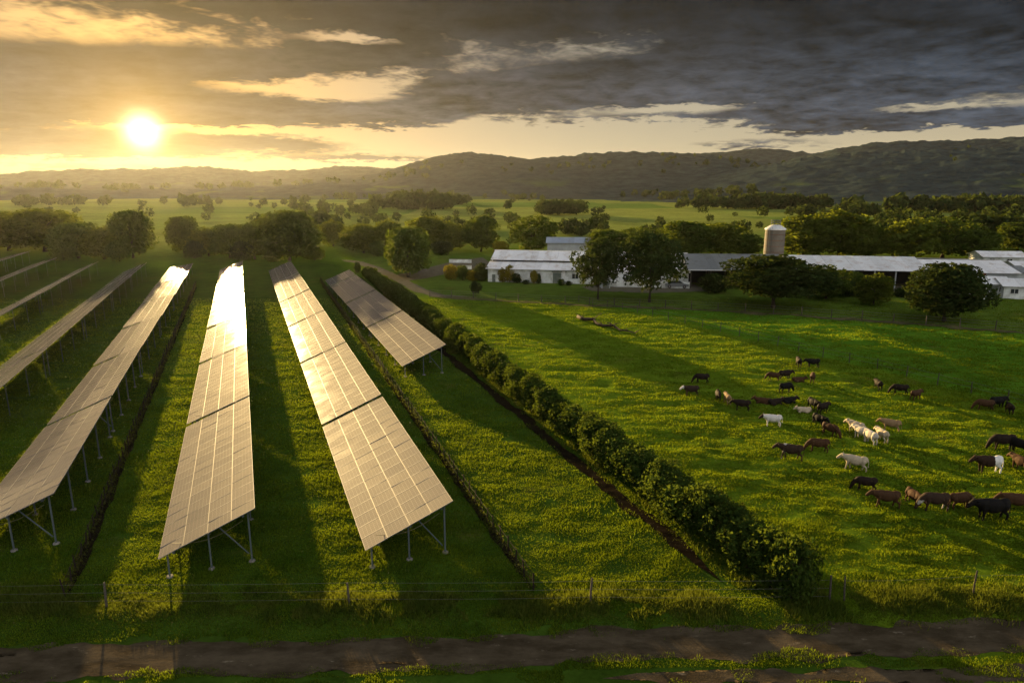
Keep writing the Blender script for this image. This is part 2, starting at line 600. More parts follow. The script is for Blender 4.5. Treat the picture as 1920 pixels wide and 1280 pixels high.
def ribbon(name, pts, width, mat, lift=0.02, step=0.4, cols=5, ragged=0.25, seed=1, label=None):
    """a strip of ground that follows the turf, with ragged edges"""
    P = np.array(pts, dtype=float)
    d = np.r_[0, np.cumsum(np.hypot(*np.diff(P, axis=0).T))]
    L = np.arange(0, d[-1], step)
    cx, cyy = np.interp(L, d, P[:, 0]), np.interp(L, d, P[:, 1])
    tx, ty = np.gradient(cx), np.gradient(cyy)
    n = np.hypot(tx, ty)
    nx, ny = ty / n, -tx / n
    vs = []
    for j in range(cols):
        k = (j / (cols - 1) - 0.5) * 2
        e = 1 + ragged * (fbm(L * 0.9, np.full(len(L), 3.0 * k), 4, seed) - 0.5) * 2
        off = k * width / 2 * e * np.minimum(sstep(L, -0.05, 3.5), 1 - sstep(L, d[-1] - 3.5, d[-1] + 0.05)) ** 0.7
        x, y = cx + nx * off, cyy + ny * off
        vs.append(np.stack([x, y, ground_h(x, y) + lift], -1))
    v = np.stack(vs, 1).reshape(-1, 3)
    idx = np.arange(len(L) * cols).reshape(len(L), cols)
    f = np.stack([idx[:-1, :-1], idx[:-1, 1:], idx[1:, 1:], idx[1:, :-1]], -1).reshape(-1, 4)
    o = obj(name, mesh_np(name, v, f[:, ::-1], [mat], smooth=True))
    o['kind'] = 'structure'
    return o
# the farm track along the bottom: two wheel ruts, the second one broken up
xs = np.linspace(-24, 26, 80)
ribbon('dirt_track', [(x, track_mid(x) + 0.15) for x in xs], 1.75, DIRT, 0.018, 0.2, 13, 0.45, 4)
ribbon('wheel_rut', [(x, track_mid(x) - 1.45 - 0.02 * x) for x in np.linspace(3, 26, 50)], 0.8, DIRT, 0.018, 0.2, 9, 1.0, 8)
ribbon('soil_strip', SOIL, 0.7, SOILM, 0.05, 0.25, 9, 0.95, 5)
ribbon('soil_strip', STAKE_A, 0.4, SOILM, 0.04, 0.35, 5, 0.6, 6)
ribbon('soil_strip', STAKE_B, 0.45, SOILM, 0.04, 0.35, 5, 0.6, 7)
ribbon('farm_lane', LANE, 2.3, GRAVEL, 0.04, 0.8, 5, 0.25, 9)
def sheet(name, pts, z, mat):
    o = MB().poly([(p[0], p[1], z) for p in pts]).build(name, mat)
    o['kind'] = 'structure'
    return o
sheet('gravel_yard', YARD, 0.06, GRAVEL)
sheet('gravel_yard', [tuple(G(px, py)[:2]) for px, py in ((1090, 538), (1180, 531), (1300, 533), (1330, 546), (1220, 550), (1110, 546))], 0.05, GRAVEL)
sheet('gravel_yard', [tuple(G(px, py)[:2]) for px, py in ((1560, 536), (1700, 530), (1935, 545), (1935, 560), (1700, 549), (1580, 548))], 0.05, GRAVEL)

# ------------------------------------------------------------------ hills round the valley
def make_hill_mat():
    m, nt, bs = new_mat('wooded_hill')
    pos = worldpos(nt)
    px, py, pz = separate(nt, pos)
    n = noise(nt, pos, 0.05, 8.0, 0.75)
    n2 = noise(nt, pos, 0.009, 5.0, 0.6)
    c = mixc(nt, n.ramp(0.3, 0.7), (0.014, 0.022, 0.025), (0.042, 0.058, 0.056))  # blue-grey of the sky light on the ridges is put into the woodland colour
    c = mixc(nt, n2.ramp(0.55, 0.62) * pz.ramp(26, 8) * 0.8, c, (0.060, 0.085, 0.022))
    setc(nt, bs, 'Base Color', c)
    bs.inputs['Roughness'].default_value = 1.0
    bs.inputs['Specular IOR Level'].default_value = 0.0
    bump(nt, bs, n, 0.5, 3.0)
    return m
HILL = make_hill_mat()
HILLS = []
def hill(crest_px, dist, reach, seed, name='hill'):
    """a wooded ridge: skyline bearings and heights, sloping down toward the valley and away behind"""
    ae = np.array([azel(*p) for p in crest_px])
    a = np.arange(ae[0, 0] - 2.5, ae[-1, 0] + 2.5, 0.06)
    e = np.interp(a, ae[:, 0], ae[:, 1])
    ker = np.hanning(25)
    e = np.convolve(np.pad(e, 12, mode='edge'), ker / ker.sum(), 'valid')
    rough = (fbm(a * 2.2, a * 0, 4, seed) - 0.5) * 0.20
    endf = sstep(a, a[0], a[0] + 3.5) * (1 - sstep(a, a[-1] - 3.5, a[-1]))
    crest = (CAM_H + dist * np.tan(np.radians(e))) * endf
    jag = dist * np.tan(np.radians(rough)) * endf
    k0 = dist / 3000.0
    def height(A, Rr):
        """A degrees, Rr metres"""
        x, y = np.sin(np.radians(A)) * Rr, np.cos(np.radians(A)) * Rr
        c = np.interp(A, a, crest, left=0, right=0)
        ef = np.interp(A, a, endf, left=0, right=0)
        k = np.where(Rr <= dist, np.clip((Rr - (dist - reach)) / reach, 0, 1), 1 - (Rr - dist) / 400 * 0.6)
        prof = np.where(Rr <= dist, 0.25 * k + 0.75 * sstep(k, 0.15, 1.02), k)
        c = c + np.interp(A, a, jag, left=0, right=0) * sstep(k, 0.72, 1.0) * (Rr <= dist + 60)
        spur = fbm(x / (420.0 * k0), y / (520.0 * k0), 3, seed + 50) - 0.5
        z = c * prof * (1 + 0.7 * spur * (1 - prof) * (Rr <= dist))
        z = z + (fbm(x / (42.0 * k0), y / (42.0 * k0), 3, seed + 9) - 0.5) * 13 * k0 * np.clip(prof * 3, 0, 1) * ef
        return np.maximum(z - 1.2, -0.9)
    HILLS.append(height)
    r = np.concatenate([np.linspace(dist - reach, dist, 80), np.linspace(dist, dist + 400, 8)[1:]])
    A, Rr = np.meshgrid(a, r)
    x, y = np.sin(np.radians(A)) * Rr, np.cos(np.radians(A)) * Rr
    z = height(A, Rr)
    idx = np.arange(x.size).reshape(x.shape)
    f = np.stack([idx[:-1, :-1], idx[:-1, 1:], idx[1:, 1:], idx[1:, :-1]], -1).reshape(-1, 4)
    o = obj(name, mesh_np(name, np.stack([x, y, z], -1).reshape(-1, 3), f, [HILL], smooth=True))
    o['kind'] = 'structure'
    return o
def hill_z(x, y):
    A, Rr = np.array([math.degrees(math.atan2(x, y))]), np.array([math.hypot(x, y)])
    return max([0.0] + [float(h(A, Rr)[0]) for h in HILLS])
hill([(-250, 330), (0, 325), (110, 318), (240, 316), (380, 311), (470, 320), (560, 318), (650, 310), (730, 315), (900, 325)], 1750, 650, 11)
hill([(560, 345), (690, 330), (760, 308), (820, 292), (872, 283), (930, 289), (990, 297), (1060, 292), (1110, 286), (1180, 283), (1260, 285), (1340, 291), (1430, 305), (1560, 330)], 1250, 560, 12)
hill([(1180, 300), (1310, 286), (1420, 279), (1520, 284), (1640, 300)], 1750, 500, 13)
hill([(1380, 330), (1480, 300), (1560, 280), (1640, 266), (1720, 263), (1800, 262), (1880, 258), (1960, 250), (2200, 250)], 1450, 520, 14)
hill([(1150, 352), (1260, 338), (1380, 318), (1500, 296), (1620, 284), (1740, 280), (1860, 276), (2000, 272), (2200, 280)], 1020, 500, 15)
hill([(380, 352), (520, 348), (610, 341), (690, 346), (790, 350), (900, 330), (990, 322), (1080, 335), (1180, 348)], 950, 260, 16)
hill([(-200, 350), (0, 352), (100, 350), (190, 354), (300, 352), (420, 354), (560, 356)], 1000, 200, 17)

# ------------------------------------------------------------------ leaves and crowns
LEAF = {
    'mid': leafmat('leaf_mid', (0.030, 0.050, 0.010), (0.066, 0.098, 0.016), 0.35, 0.45, (0.18, 0.21, 0.012)),
    'dark': leafmat('leaf_dark', (0.018, 0.030, 0.009), (0.040, 0.058, 0.014), 0.25, 0.45, (0.09, 0.11, 0.012)),
    'warm': leafmat('leaf_warm', (0.036, 0.054, 0.010), (0.085, 0.105, 0.018), 0.42, 0.45, (0.24, 0.27, 0.012)),  # golden glow on hazy and sunlit trees is put into this leaf colour
    'hedge': leafmat('leaf_hedge', (0.018, 0.036, 0.008), (0.052, 0.084, 0.014), 0.33, 1.4, (0.18, 0.22, 0.012)),
    'yellow': leafmat('leaf_yellow', (0.14, 0.12, 0.012), (0.22, 0.19, 0.02), 0.4, 1.0, (0.35, 0.28, 0.02)),
}
BARK = simple('bark', (0.075, 0.055, 0.038), 0.9, 0, 0.5, 4.0, 0.1, bumpd=0.03)
rng = np.random.default_rng(5)
def leaf_quads(pos, nrm, size, rg, aspect=0.6):
    """rhombic leaf sprays at positions, facing roughly along nrm"""
    n = len(pos)
    nrm = nrm + rg.normal(0, 0.75, (n, 3))
    nrm /= np.linalg.norm(nrm, axis=1)[:, None] + 1e-9
    up = rg.normal(0, 1, (n, 3))
    u = np.cross(nrm, up)
    u /= np.linalg.norm(u, axis=1)[:, None] + 1e-9
    w = np.cross(nrm, u)
    s = (size * rg.uniform(0.6, 1.35, n))[:, None]
    bend = nrm * s * 0.22
    v = np.stack([pos + u * s, pos + w * s * aspect - bend, pos - u * s, pos - w * s * aspect - bend], 1).reshape(-1, 3)
    f = np.arange(n * 4).reshape(-1, 4)
    return v, f
def crown_mesh(name, mat, seed, n_lobes, n_leaf, leaf, rx=0.5, rz0=0.30, rz1=1.0, lobe=(0.20, 0.32), flat=1.0, gap=0.0, airy=False):
    """crown of a tree of height 1 and width 2*rx: lobes of leaf sprays"""
    rg = np.random.default_rng(seed)
    cz, hz = (rz0 + rz1) / 2, (rz1 - rz0) / 2
    C, S = [], []
    for i in range(n_lobes):
        a = i * 2.399 + rg.uniform(-0.5, 0.5)
        h = (i + 0.5) / n_lobes * 2 - 1
        rad = (max(0.0, 1 - abs(h) ** 2.6) ** 0.5 if h > 0 else max(0.0, 1 - abs(h) ** 3.5) ** 0.5 * 0.95) * (rg.uniform(0.75, 1.0) if i % 4 else rg.uniform(0.15, 0.5))
        r = rg.uniform(*lobe)
        out = rg.uniform(0.80, 1.16)
        C.append((math.cos(a) * rad * (rx - r * 0.72) * out, math.sin(a) * rad * (rx - r * 0.72) * out, cz + h * (hz - r * 0.55 * flat) + rg.uniform(-0.04, 0.04)))
        S.append(r)
    C, S = np.array(C), np.array(S)
    per = (S ** 2 / (S ** 2).sum() * n_leaf).astype(int)
    P, N = [], []
    for c, r, k in zip(C, S, per):
        d = rg.normal(0, 1, (k, 3))
        d /= np.linalg.norm(d, axis=1)[:, None]
        d[:, 2] = np.where(d[:, 2] < -0.75, -d[:, 2], d[:, 2])
        lump = 0.78 + 0.34 * vnoise(d[:, 0] * 3 + c[0] * 20 + 9, d[:, 1] * 3 + d[:, 2] * 2.2 + 9, seed)
        q = np.where(rg.random(k) < (0.35 if airy else 0.2), rg.uniform(0.45, 1.0, k), rg.uniform(0.85, 1.1, k)) * lump
        p = c + d * (r * q)[:, None] * np.array([1, 1, 0.80 * flat])
        P.append(p)
        N.append(d)
    P, N = np.concatenate(P), np.concatenate(N)
    if gap:
        keep = fbm(P[:, 0] * 9 + 5, P[:, 2] * 9 + P[:, 1] * 6 + 5, 2, seed) > gap
        P, N = P[keep], N[keep]
    v, f = leaf_quads(P, N, leaf, rg)
    return mesh_np(name, v, f, [mat]), C
def trunk_mesh(name, C, seed, r0=0.022, fork=0.30, n_limbs=9):
    rg = np.random.default_rng(seed + 77)
    mb = MB()
    bend = rg.uniform(-0.015, 0.015, 2)
    top = max(c[2] for c in C) * 0.8
    zs = np.linspace(-0.02, top, 7)
    mb.tube([(bend[0] * math.sin(z * 5), bend[1] * math.sin(z * 4), z) for z in zs],
            [r0 * (1.45 if i == 0 else 1.0) * (1 - 0.80 * (i / 6) ** 1.1) for i in range(7)], 8)
    for i in rg.permutation(len(C))[:n_limbs]:
        c = C[i]
        z0 = fork * rg.uniform(0.75, 1.5)
        z0 = min(z0, c[2] - 0.02)
        mid = (c[0] * 0.45, c[1] * 0.45, z0 + (c[2] - z0) * 0.55)
        mb.tube([(0, 0, z0), mid, tuple(c)], [r0 * 0.55, r0 * 0.36, r0 * 0.10], 5)
    return mb.mesh(name, BARK, True)
VAR = {}
def variant(key, kind, seed, **kw):
    fork = kw.pop('fork', 0.30)
    r0 = kw.pop('r0', 0.022)
    m, C = crown_mesh('crown', LEAF[kind], seed, **kw)
    VAR[key] = (m, trunk_mesh('trunk', C, seed, r0, fork))
variant('round1', 'mid', 1, n_lobes=30, n_leaf=8500, leaf=0.034, rx=0.5, rz0=0.07, lobe=(0.13, 0.25), gap=0.36)
variant('round2', 'mid', 2, n_lobes=34, n_leaf=8500, leaf=0.034, rx=0.5, rz0=0.07, lobe=(0.12, 0.24), gap=0.38)
variant('round3', 'warm', 3, n_lobes=30, n_leaf=8500, leaf=0.035, rx=0.5, rz0=0.07, lobe=(0.13, 0.25), gap=0.40)
variant('warm2', 'warm', 4, n_lobes=36, n_leaf=9000, leaf=0.033, rx=0.5, rz0=0.07, lobe=(0.12, 0.22), gap=0.38)
variant('dark1', 'dark', 5, n_lobes=34, n_leaf=9500, leaf=0.030, rx=0.5, rz0=0.12, lobe=(0.15, 0.26), gap=0.30)
variant('airy1', 'dark', 6, n_lobes=32, n_leaf=8000, leaf=0.026, rx=0.5, rz0=0.20, lobe=(0.12, 0.23), gap=0.38, airy=True, fork=0.22, r0=0.016)
variant('broad1', 'dark', 7, n_lobes=34, n_leaf=9500, leaf=0.026, rx=0.5, rz0=0.25, lobe=(0.13, 0.21), flat=1.0, gap=0.28, fork=0.2, r0=0.018)
variant('broad2', 'mid', 8, n_lobes=30, n_leaf=9000, leaf=0.027, rx=0.5, rz0=0.07, lobe=(0.13, 0.22), gap=0.38)
variant('mid3', 'mid', 9, n_lobes=18, n_leaf=7000, leaf=0.034, rx=0.5, rz0=0.07, lobe=(0.15, 0.28), gap=0.38)

def tree(px, base, top, width, var, label, rot=0.0, group=None, name='tree'):
    b = G(px, base)
    h = height_at((px, base), (px, top))
    dist = math.hypot(b[0], b[1])
    w = width / FPX * math.hypot(dist, CAM_H)
    e = empty(name, (b[0], b[1], 0.0), rot, label, 'tree', group)
    cm, tm = VAR[var]
    sc = (w, w, h)
    obj('crown', cm, e, scale=sc)
    obj('trunk', tm, e, scale=sc)
    return e
T = [
    # the line of trees behind the panel field
    (18, 470, 398, 120, 'round3', 'hazy broad tree at the far end of the panel field, cut by the picture edge', 0.4),
    (85, 472, 392, 125, 'warm2', 'hazy spreading tree third from the dark round tree beside the sunlit gap', 1.2),
    (148, 484, 418, 85, 'round1', 'low hazy tree behind the ends of the outer panel rows', 2.2),
    (196, 486, 428, 80, 'round3', 'small hazy tree touching the round tree beside the sunlit gap', 3.3),
    (250, 484, 396, 80, 'round2', 'tall round tree on the sun side of the bright gap in the tree line', 0.9),
    (346, 474, 407, 58, 'round1', 'narrow upright tree on the far side of the sunlit gap, opposite the round one', 1.9),
    (392, 480, 428, 72, 'round3', 'low hazy tree behind the row of panels that glares white', 0.2),
    (432, 483, 422, 74, 'round2', 'middle tree of the low clump behind the glaring panel row', 2.8),
    (478, 486, 418, 82, 'mid3', 'low tree leaning against the big domed tree behind the panels', 4.1),
    (543, 489, 396, 120, 'round1', 'big domed tree at the head of the two central panel rows', 5.2),
    (625, 462, 414, 56, 'round3', 'small pale hazy tree just beyond the big domed tree', 0.7),
    # the clump between the panels and the barn
    (682, 474, 420, 82, 'warm2', 'leafy tree at the panel end of the clump beside the farm lane', 1.4),
    (727, 473, 414, 74, 'round3', 'tree of the lane clump directly behind the lone lane tree', 3.1),
    (765, 520, 427, 98, 'round2', 'lone tree with a bare trunk standing in the bend of the farm lane', 0.3),
    (802, 470, 406, 88, 'warm2', 'tall bushy tree behind the lone lane tree on the barn side', 2.5),
    (846, 470, 418, 66, 'round3', 'smaller tree at the barn end of the lane clump', 4.4),
    (902, 472, 405, 68, 'round2', 'upright hazy tree standing apart behind the white barn gable', 1.1),
    (998, 476, 405, 98, 'broad2', 'wide dark tree rising behind the ridge of the white barn', 0.6),
    # behind the farm buildings
    (1135, 482, 432, 92, 'round1', 'bushy tree behind the airy tree at the barn end', 2.0),
    (1198, 482, 427, 96, 'broad2', 'dark tree showing over the big lawn tree by the barn', 3.6),
    (1285, 482, 416, 118, 'round2', 'broad tree behind the grey roofed open shed', 5.0),
    (1352, 480, 419, 108, 'warm2', 'sun-tipped tree behind the open shed next to the silo', 0.1),
    (1400, 482, 440, 60, 'round1', 'low dark tree squeezed between open shed and silo', 1.5),
    (1505, 484, 404, 112, 'warm2', 'sunlit giant tree right beside the silo', 2.7),
    (1572, 484, 398, 128, 'round3', 'tallest sunlit tree over the long white shed roof', 4.0),
    (1622, 486, 420, 72, 'warm2', 'shaded end tree of the big clump over the long white shed', 0.8),
    (1698, 486, 412, 106, 'round3', 'yellowish tree beyond the end of the long white shed', 1.7),
    (1766, 484, 408, 118, 'broad2', 'wide dark topped tree above the dark round lawn tree', 3.0),
    (1826, 488, 432, 78, 'round2', 'lower tree beside the pale roofed outbuilding', 5.5),
    (1908, 470, 418, 66, 'round1', 'tree at the picture edge above the pale roofed outbuilding', 0.5),
    # on the lawn in front of the farm
    (1121, 561, 450, 98, 'airy1', 'thin airy tree with see-through crown in front of the white barn', 0.4),
    (1217, 567, 436, 132, 'airy1', 'larger lawn tree with a straight trunk in front of the barn end', 2.1),
    (1450, 577, 484, 196, 'broad1', 'wide low spreading tree on the lawn under the silo', 1.0),
    (1548, 560, 498, 92, 'broad2', 'bushy tree crowding the spreading lawn tree below the long shed', 2.9),
    (1637, 572, 514, 62, 'round3', 'small light green tree on the lawn by the white shed wall', 0.9),
    (1770, 603, 497, 126, 'dark1', 'dark dense round tree standing alone on the lawn', 1.3),
    (892, 556, 528, 26, 'airy1', 'young thin tree on the grass below the barn gable', 3.0),
]
for row in T:
    tree(*row)

# ------------------------------------------------------------------ the hedge of separate shrubs
SHRUB = []
for i in range(6):
    m, C = crown_mesh('foliage', LEAF['hedge'], 40 + i, 30, 4600, 0.037, rx=0.55, rz0=0.0, rz1=1.0, lobe=(0.11, 0.27), gap=0.34)
    SHRUB.append((m, trunk_mesh('stem', C, 140 + i, 0.03, 0.10, 6)))
def shrub(x, y, w, h, k, label, rot=0.0, group=None, name='hedge_shrub', mats=None):
    e = empty(name, (x, y, gz(x, y) - 0.03), rot, label, 'shrub', group)
    f, s = SHRUB[k % 6]
    fo = obj('foliage', f, e, scale=(w, w, h))
    if mats:
        fo.material_slots[0].link = 'OBJECT'
        fo.material_slots[0].material = mats
    obj('stem', s, e, scale=(w, w, h))
    return e
rs = random.Random(8)
s_pos, i = 18.3, 0
while s_pos < 123:
    x, y = row_pt(s_pos, hedge_t(s_pos) + rs.uniform(-0.18, 0.18))
    h = rs.uniform(1.8, 2.4) * (1.12 if i < 8 else 1.0) * (0.85 if s_pos > 100 else 1.0)
    w = rs.uniform(1.9, 2.5)
    lab = ('last bushy shrub of the hedge, at the corner by the wire fence' if i == 0 else
           f'{ordinal(i)} shrub of the hedge counted from the corner post of the wire fence')
    shrub(x, y, w, h, rs.randrange(6), lab, rs.uniform(0, 6.28), 'shrubs of the dividing hedge')
    s_pos += rs.uniform(1.15, 1.6)
    i += 1
# garden shrubs round the barn
GS = [(942, 529, 20, 26, 'yellow', 'first yellow shrub against the white barn wall'),
      (956, 529, 20, 32, 'yellow', 'taller yellow shrub against the white barn wall'),
      (968, 530, 26, 18, 'dark', 'dark low shrub beside the yellow shrubs at the barn'),
      (1001, 532, 14, 26, 'yellow', 'narrow yellowish shrub in the middle of the barn wall'),
      (1010, 532, 12, 20, 'dark', 'small dark conical shrub in the middle of the barn wall'),
      (986, 533, 16, 9, 'dark', 'little rounded shrub between the barn shrubs'),
      (1053, 535, 16, 12, 'mid', 'light green shrub beside the barn door'),
      (1066, 535, 14, 9, 'dark', 'dark rounded shrub past the barn door'),
      (846, 524, 30, 28, 'yellow', 'yellow green shrub at the edge of the gravel yard'),
      (868, 525, 28, 28, 'mid', 'green shrub second along the gravel yard edge'),
      (886, 526, 24, 20, 'yellow', 'low yellowish shrub third along the gravel yard edge'),
      (904, 527, 34, 34, 'dark', 'thick dark shrub hiding the corner of the barn'),
      (1500, 548, 60, 32, 'mid', 'bushy shrub below the long shed beside the spreading tree'),
      (1588, 556, 50, 26, 'dark', 'dark sprawling shrub on the lawn below the long shed'),
      (1600, 542, 46, 30, 'mid', 'light bushy shrub in front of the long open shed'),
      (1540, 534, 40, 30, 'yellow', 'sunlit yellowish shrub under the long shed eaves'),
      (1688, 556, 30, 16, 'dark', 'small dark shrub on the lawn beside the dark round tree'),
      (1340, 548, 60, 34, 'dark', 'dark shrub in front of the open shed posts'),
      (670, 512, 14, 20, 'dark', 'small dark bush at the far end of the hedge'),
      (1870, 548, 40, 14, 'mid', 'low shrub in front of the roadside cottages'),
      (120, 488, 46, 30, 'mid', 'bush at the foot of the low hazy tree behind the outer panel rows'),
      (225, 490, 40, 34, 'mid', 'bush under the tall round tree beside the sunlit gap'),
      (365, 484, 36, 30, 'dark', 'bush under the narrow upright tree beside the sunlit gap'),
      (455, 489, 44, 34, 'dark', 'bush in front of the low clump behind the panels'),
      (512, 491, 40, 30, 'mid', 'bush under the near side of the big domed tree'),
      (590, 488, 40, 26, 'mid', 'bush under the lane side of the big domed tree'),
      (708, 480, 40, 26, 'mid', 'bush at the foot of the leafy clump by the lane'),
      (828, 478, 44, 26, 'dark', 'bush behind the gravel yard below the bushy tree'),
      (940, 478, 34, 26, 'yellow', 'yellow bush between the upright hazy tree and the barn ridge')]
for k, (px, base, wpx, hpx, kind, lab) in enumerate(GS):
    b = G(px, base)
    d = math.hypot(b[0], b[1])
    shrub(b[0], b[1], wpx / FPX * d * 0.95, hpx / FPX * d, k, lab, k * 1.3, 'garden shrubs at the farm', 'garden_shrub', LEAF[kind])

# ------------------------------------------------------------------ far woodland and field trees in the valley: one mass
def far_woods():
    rg = np.random.default_rng(77)
    P = []
    def band(px0, px1, py, n, spread=3.0, hh=(6, 11)):
        ctr = rg.uniform(px0, px1, max(2, n // 9))
        for _ in range(n):
            px = rg.uniform(px0, px1) if rg.random() < 0.35 else rg.choice(ctr) + rg.normal(0, (px1 - px0) * 0.018 + 3)
            b = G(px, py + rg.normal(0, spread * 0.35))
            P.append((b[0], b[1], rg.uniform(*hh) * (0.8 if b[1] > 480 else 1.0), hill_z(b[0], b[1]) if b[1] > 480 else 0.0))
    band(700, 845, 392, 60, 3, (7, 12)); band(840, 905, 384, 16, 2); band(1010, 1090, 403, 34, 2.0, (5, 9)); band(560, 700, 402, 22, 5, (5, 9))
    band(1280, 1540, 391, 70, 3.0, (6, 11)); band(1240, 1420, 377, 40, 2.0); band(1560, 1920, 398, 70, 4, (6, 11)); band(1640, 1920, 424, 35, 6, (4, 8))
    band(600, 1240, 374, 45, 2.0, (6, 10)); band(0, 560, 384, 50, 5.0, (6, 11)); band(0, 640, 368, 70, 3.0, (8, 14)); band(1420, 1640, 408, 22, 3, (5, 8))
    band(840, 960, 432, 8, 4, (4, 6)); band(1060, 1140, 440, 12, 5, (3, 6)); band(1820, 1920, 450, 20, 6, (5, 9)); band(1180, 1920, 365, 60, 2.0, (6, 10)); band(640, 1200, 365, 50, 1.6, (6, 10))
    band(1640, 1760, 450, 10, 4, (4, 7)); band(590, 640, 440, 10, 6, (5, 9))
    for _ in range(90):
        band(560, 1940, rg.uniform(372, 446), 1, 1.0, (2.5, 6.5))
    for _ in range(25):
        band(0, 560, rg.uniform(374, 430), 1, 1.0, (3, 7))
    V, F, n0 = [], [], 0
    for (x, y, h, z0) in P:
        d = math.hypot(x, y)
        k = int(np.clip(26000 / d, 26, 130))
        u = rg.normal(0, 1, (k, 3))
        u /= np.linalg.norm(u, axis=1)[:, None]
        w = h * rg.uniform(0.42, 0.62)
        p = u * np.array([w, w, h * 0.44]) * rg.uniform(0.6, 1.0, (k, 1)) + np.array([x, y, z0 + h * 0.52])
        v, f = leaf_quads(p, u, h * (0.15 if d < 400 else 0.24), rg)
        V.append(v)
        F.append(f + n0)
        n0 += len(v)
    o = obj('distant_woodland', mesh_np('distant_woodland', np.concatenate(V), np.concatenate(F), [LEAF['dark']]))
    o['kind'] = 'stuff'
    tag(o, 'dark belts of far trees and hedgerows across the hazy valley floor', 'woodland')
far_woods()

# ------------------------------------------------------------------ grass
GRASS = leafmat('grass_blades', (0.034, 0.080, 0.005), (0.092, 0.132, 0.008), 0.42, 0.35, (0.25, 0.29, 0.006), spread=0.6)
VERGE = leafmat('verge_blades', (0.030, 0.055, 0.008), (0.080, 0.095, 0.014), 0.35, 0.8, (0.20, 0.22, 0.010), spread=0.8)
def blades(name, x, y, hmin, hmax, width, mat, rg, label, clump=0.5):
    n = len(x)
    z = ground_h(x, y) - 0.01
    c = fbm(x * 0.8, y * 0.8, 3, 91)
    h = (hmin + (hmax - hmin) * rg.random(n) ** 1.4) * (1 - clump + clump * 1.7 * sstep(c, 0.3, 0.75))
    a = rg.uniform(0, 2 * math.pi, n)
    lean = h * rg.uniform(0.15, 0.75, n)
    b = rg.uniform(0, 2 * math.pi, n)
    wx, wy = np.cos(a) * width / 2, np.sin(a) * width / 2
    p0 = np.stack([x - wx, y - wy, z], -1)
    p1 = np.stack([x + wx, y + wy, z], -1)
    p2 = np.stack([x + np.cos(b) * lean, y + np.sin(b) * lean, z + h], -1)
    v = np.stack([p0, p1, p2], 1).reshape(-1, 3)
    o = obj(name, mesh_np(name, v, np.arange(n * 3).reshape(-1, 3), [mat]))
    o['kind'] = 'stuff'
    tag(o, label, 'grass')
def scatter_grass():
    rg = np.random.default_rng(12)
    # pixels spread evenly over the ground in view give blades that thin out with distance
    n = 1250000
    px = rg.uniform(-80, 2000, n)
    py = 1330 - (1330 - 560) * rg.random(n) ** 1.0
    cc = math.cos(PITCH); ss = math.sin(PITCH)
    X_ = (px - 960) / FPX; Y_ = (640 - py) / FPX
    k = -CAM_H / (-ss + Y_ * cc)
    x, y = X_ * k, (cc + Y_ * ss) * k
    t = x * RW[0] + y * RW[1]
    s = x * RU[0] + y * RU[1]
    ok = (np.abs(y - (track_mid(x) + 0.15)) > 1.6 * fbm(x * 0.9, y * 1.3, 3, 4))
    rut = np.abs(y - (track_mid(x) - 1.45 - 0.02 * x)) < 0.45
    ok &= ~(rut & (fbm(x * 0.9, y * 1.2, 3, 61) < 0.56))
    ok &= ~((np.abs(t - (hedge_tv(s) - 1.75)) < 0.52 * fbm(x * 0.8, y * 0.8, 3, 71)) & (s > 20))
    ok &= ~((y < 23) & (rg.random(n) < 0.35))
    ok &= fbm(x * 0.5, y * 0.8, 3, 63) > 0.16 + 0.26 * rg.random(n)
    x, y = x[ok], y[ok]
    d = np.hypot(x, y)
    blades('grass', x, y, 0.04, 0.13, np.clip(d * 0.0016, 0.035, 0.14)[:], GRASS, rg, 'short tufted grass of the panel field and the cow pasture', 0.4)
    # long grass along the wire fence and the foot of the hedge
    n = 90000
    x = rg.uniform(-24, 30, n)
    y = 23.6 + 0.01 * x + rg.normal(0, 0.55, n)
    s = rg.uniform(17, 100, 26000)
    side = rg.choice([-0.9, 1.1], 26000) + rg.normal(0, 0.3, 26000)
    hx = RU[0] * s + RW[0] * (hedge_tv(s) + side)
    hy = RU[1] * s + RW[1] * (hedge_tv(s) + side)
    x, y = np.r_[x, hx], np.r_[y, hy]
    keep = fbm(x * 0.7, y * 0.9, 3, 66) > 0.38
    x, y = x[keep], y[keep]
    blades('tall_grass', x, y, 0.10, 0.30, 0.045, VERGE, rg, 'long unmown grass under the wire fence and along the hedge foot', 0.6)
def hedge_tv(s):
    return 19.0 + 0.9 * np.clip((s - 60) / 60.0, 0, 9)
scatter_grass()

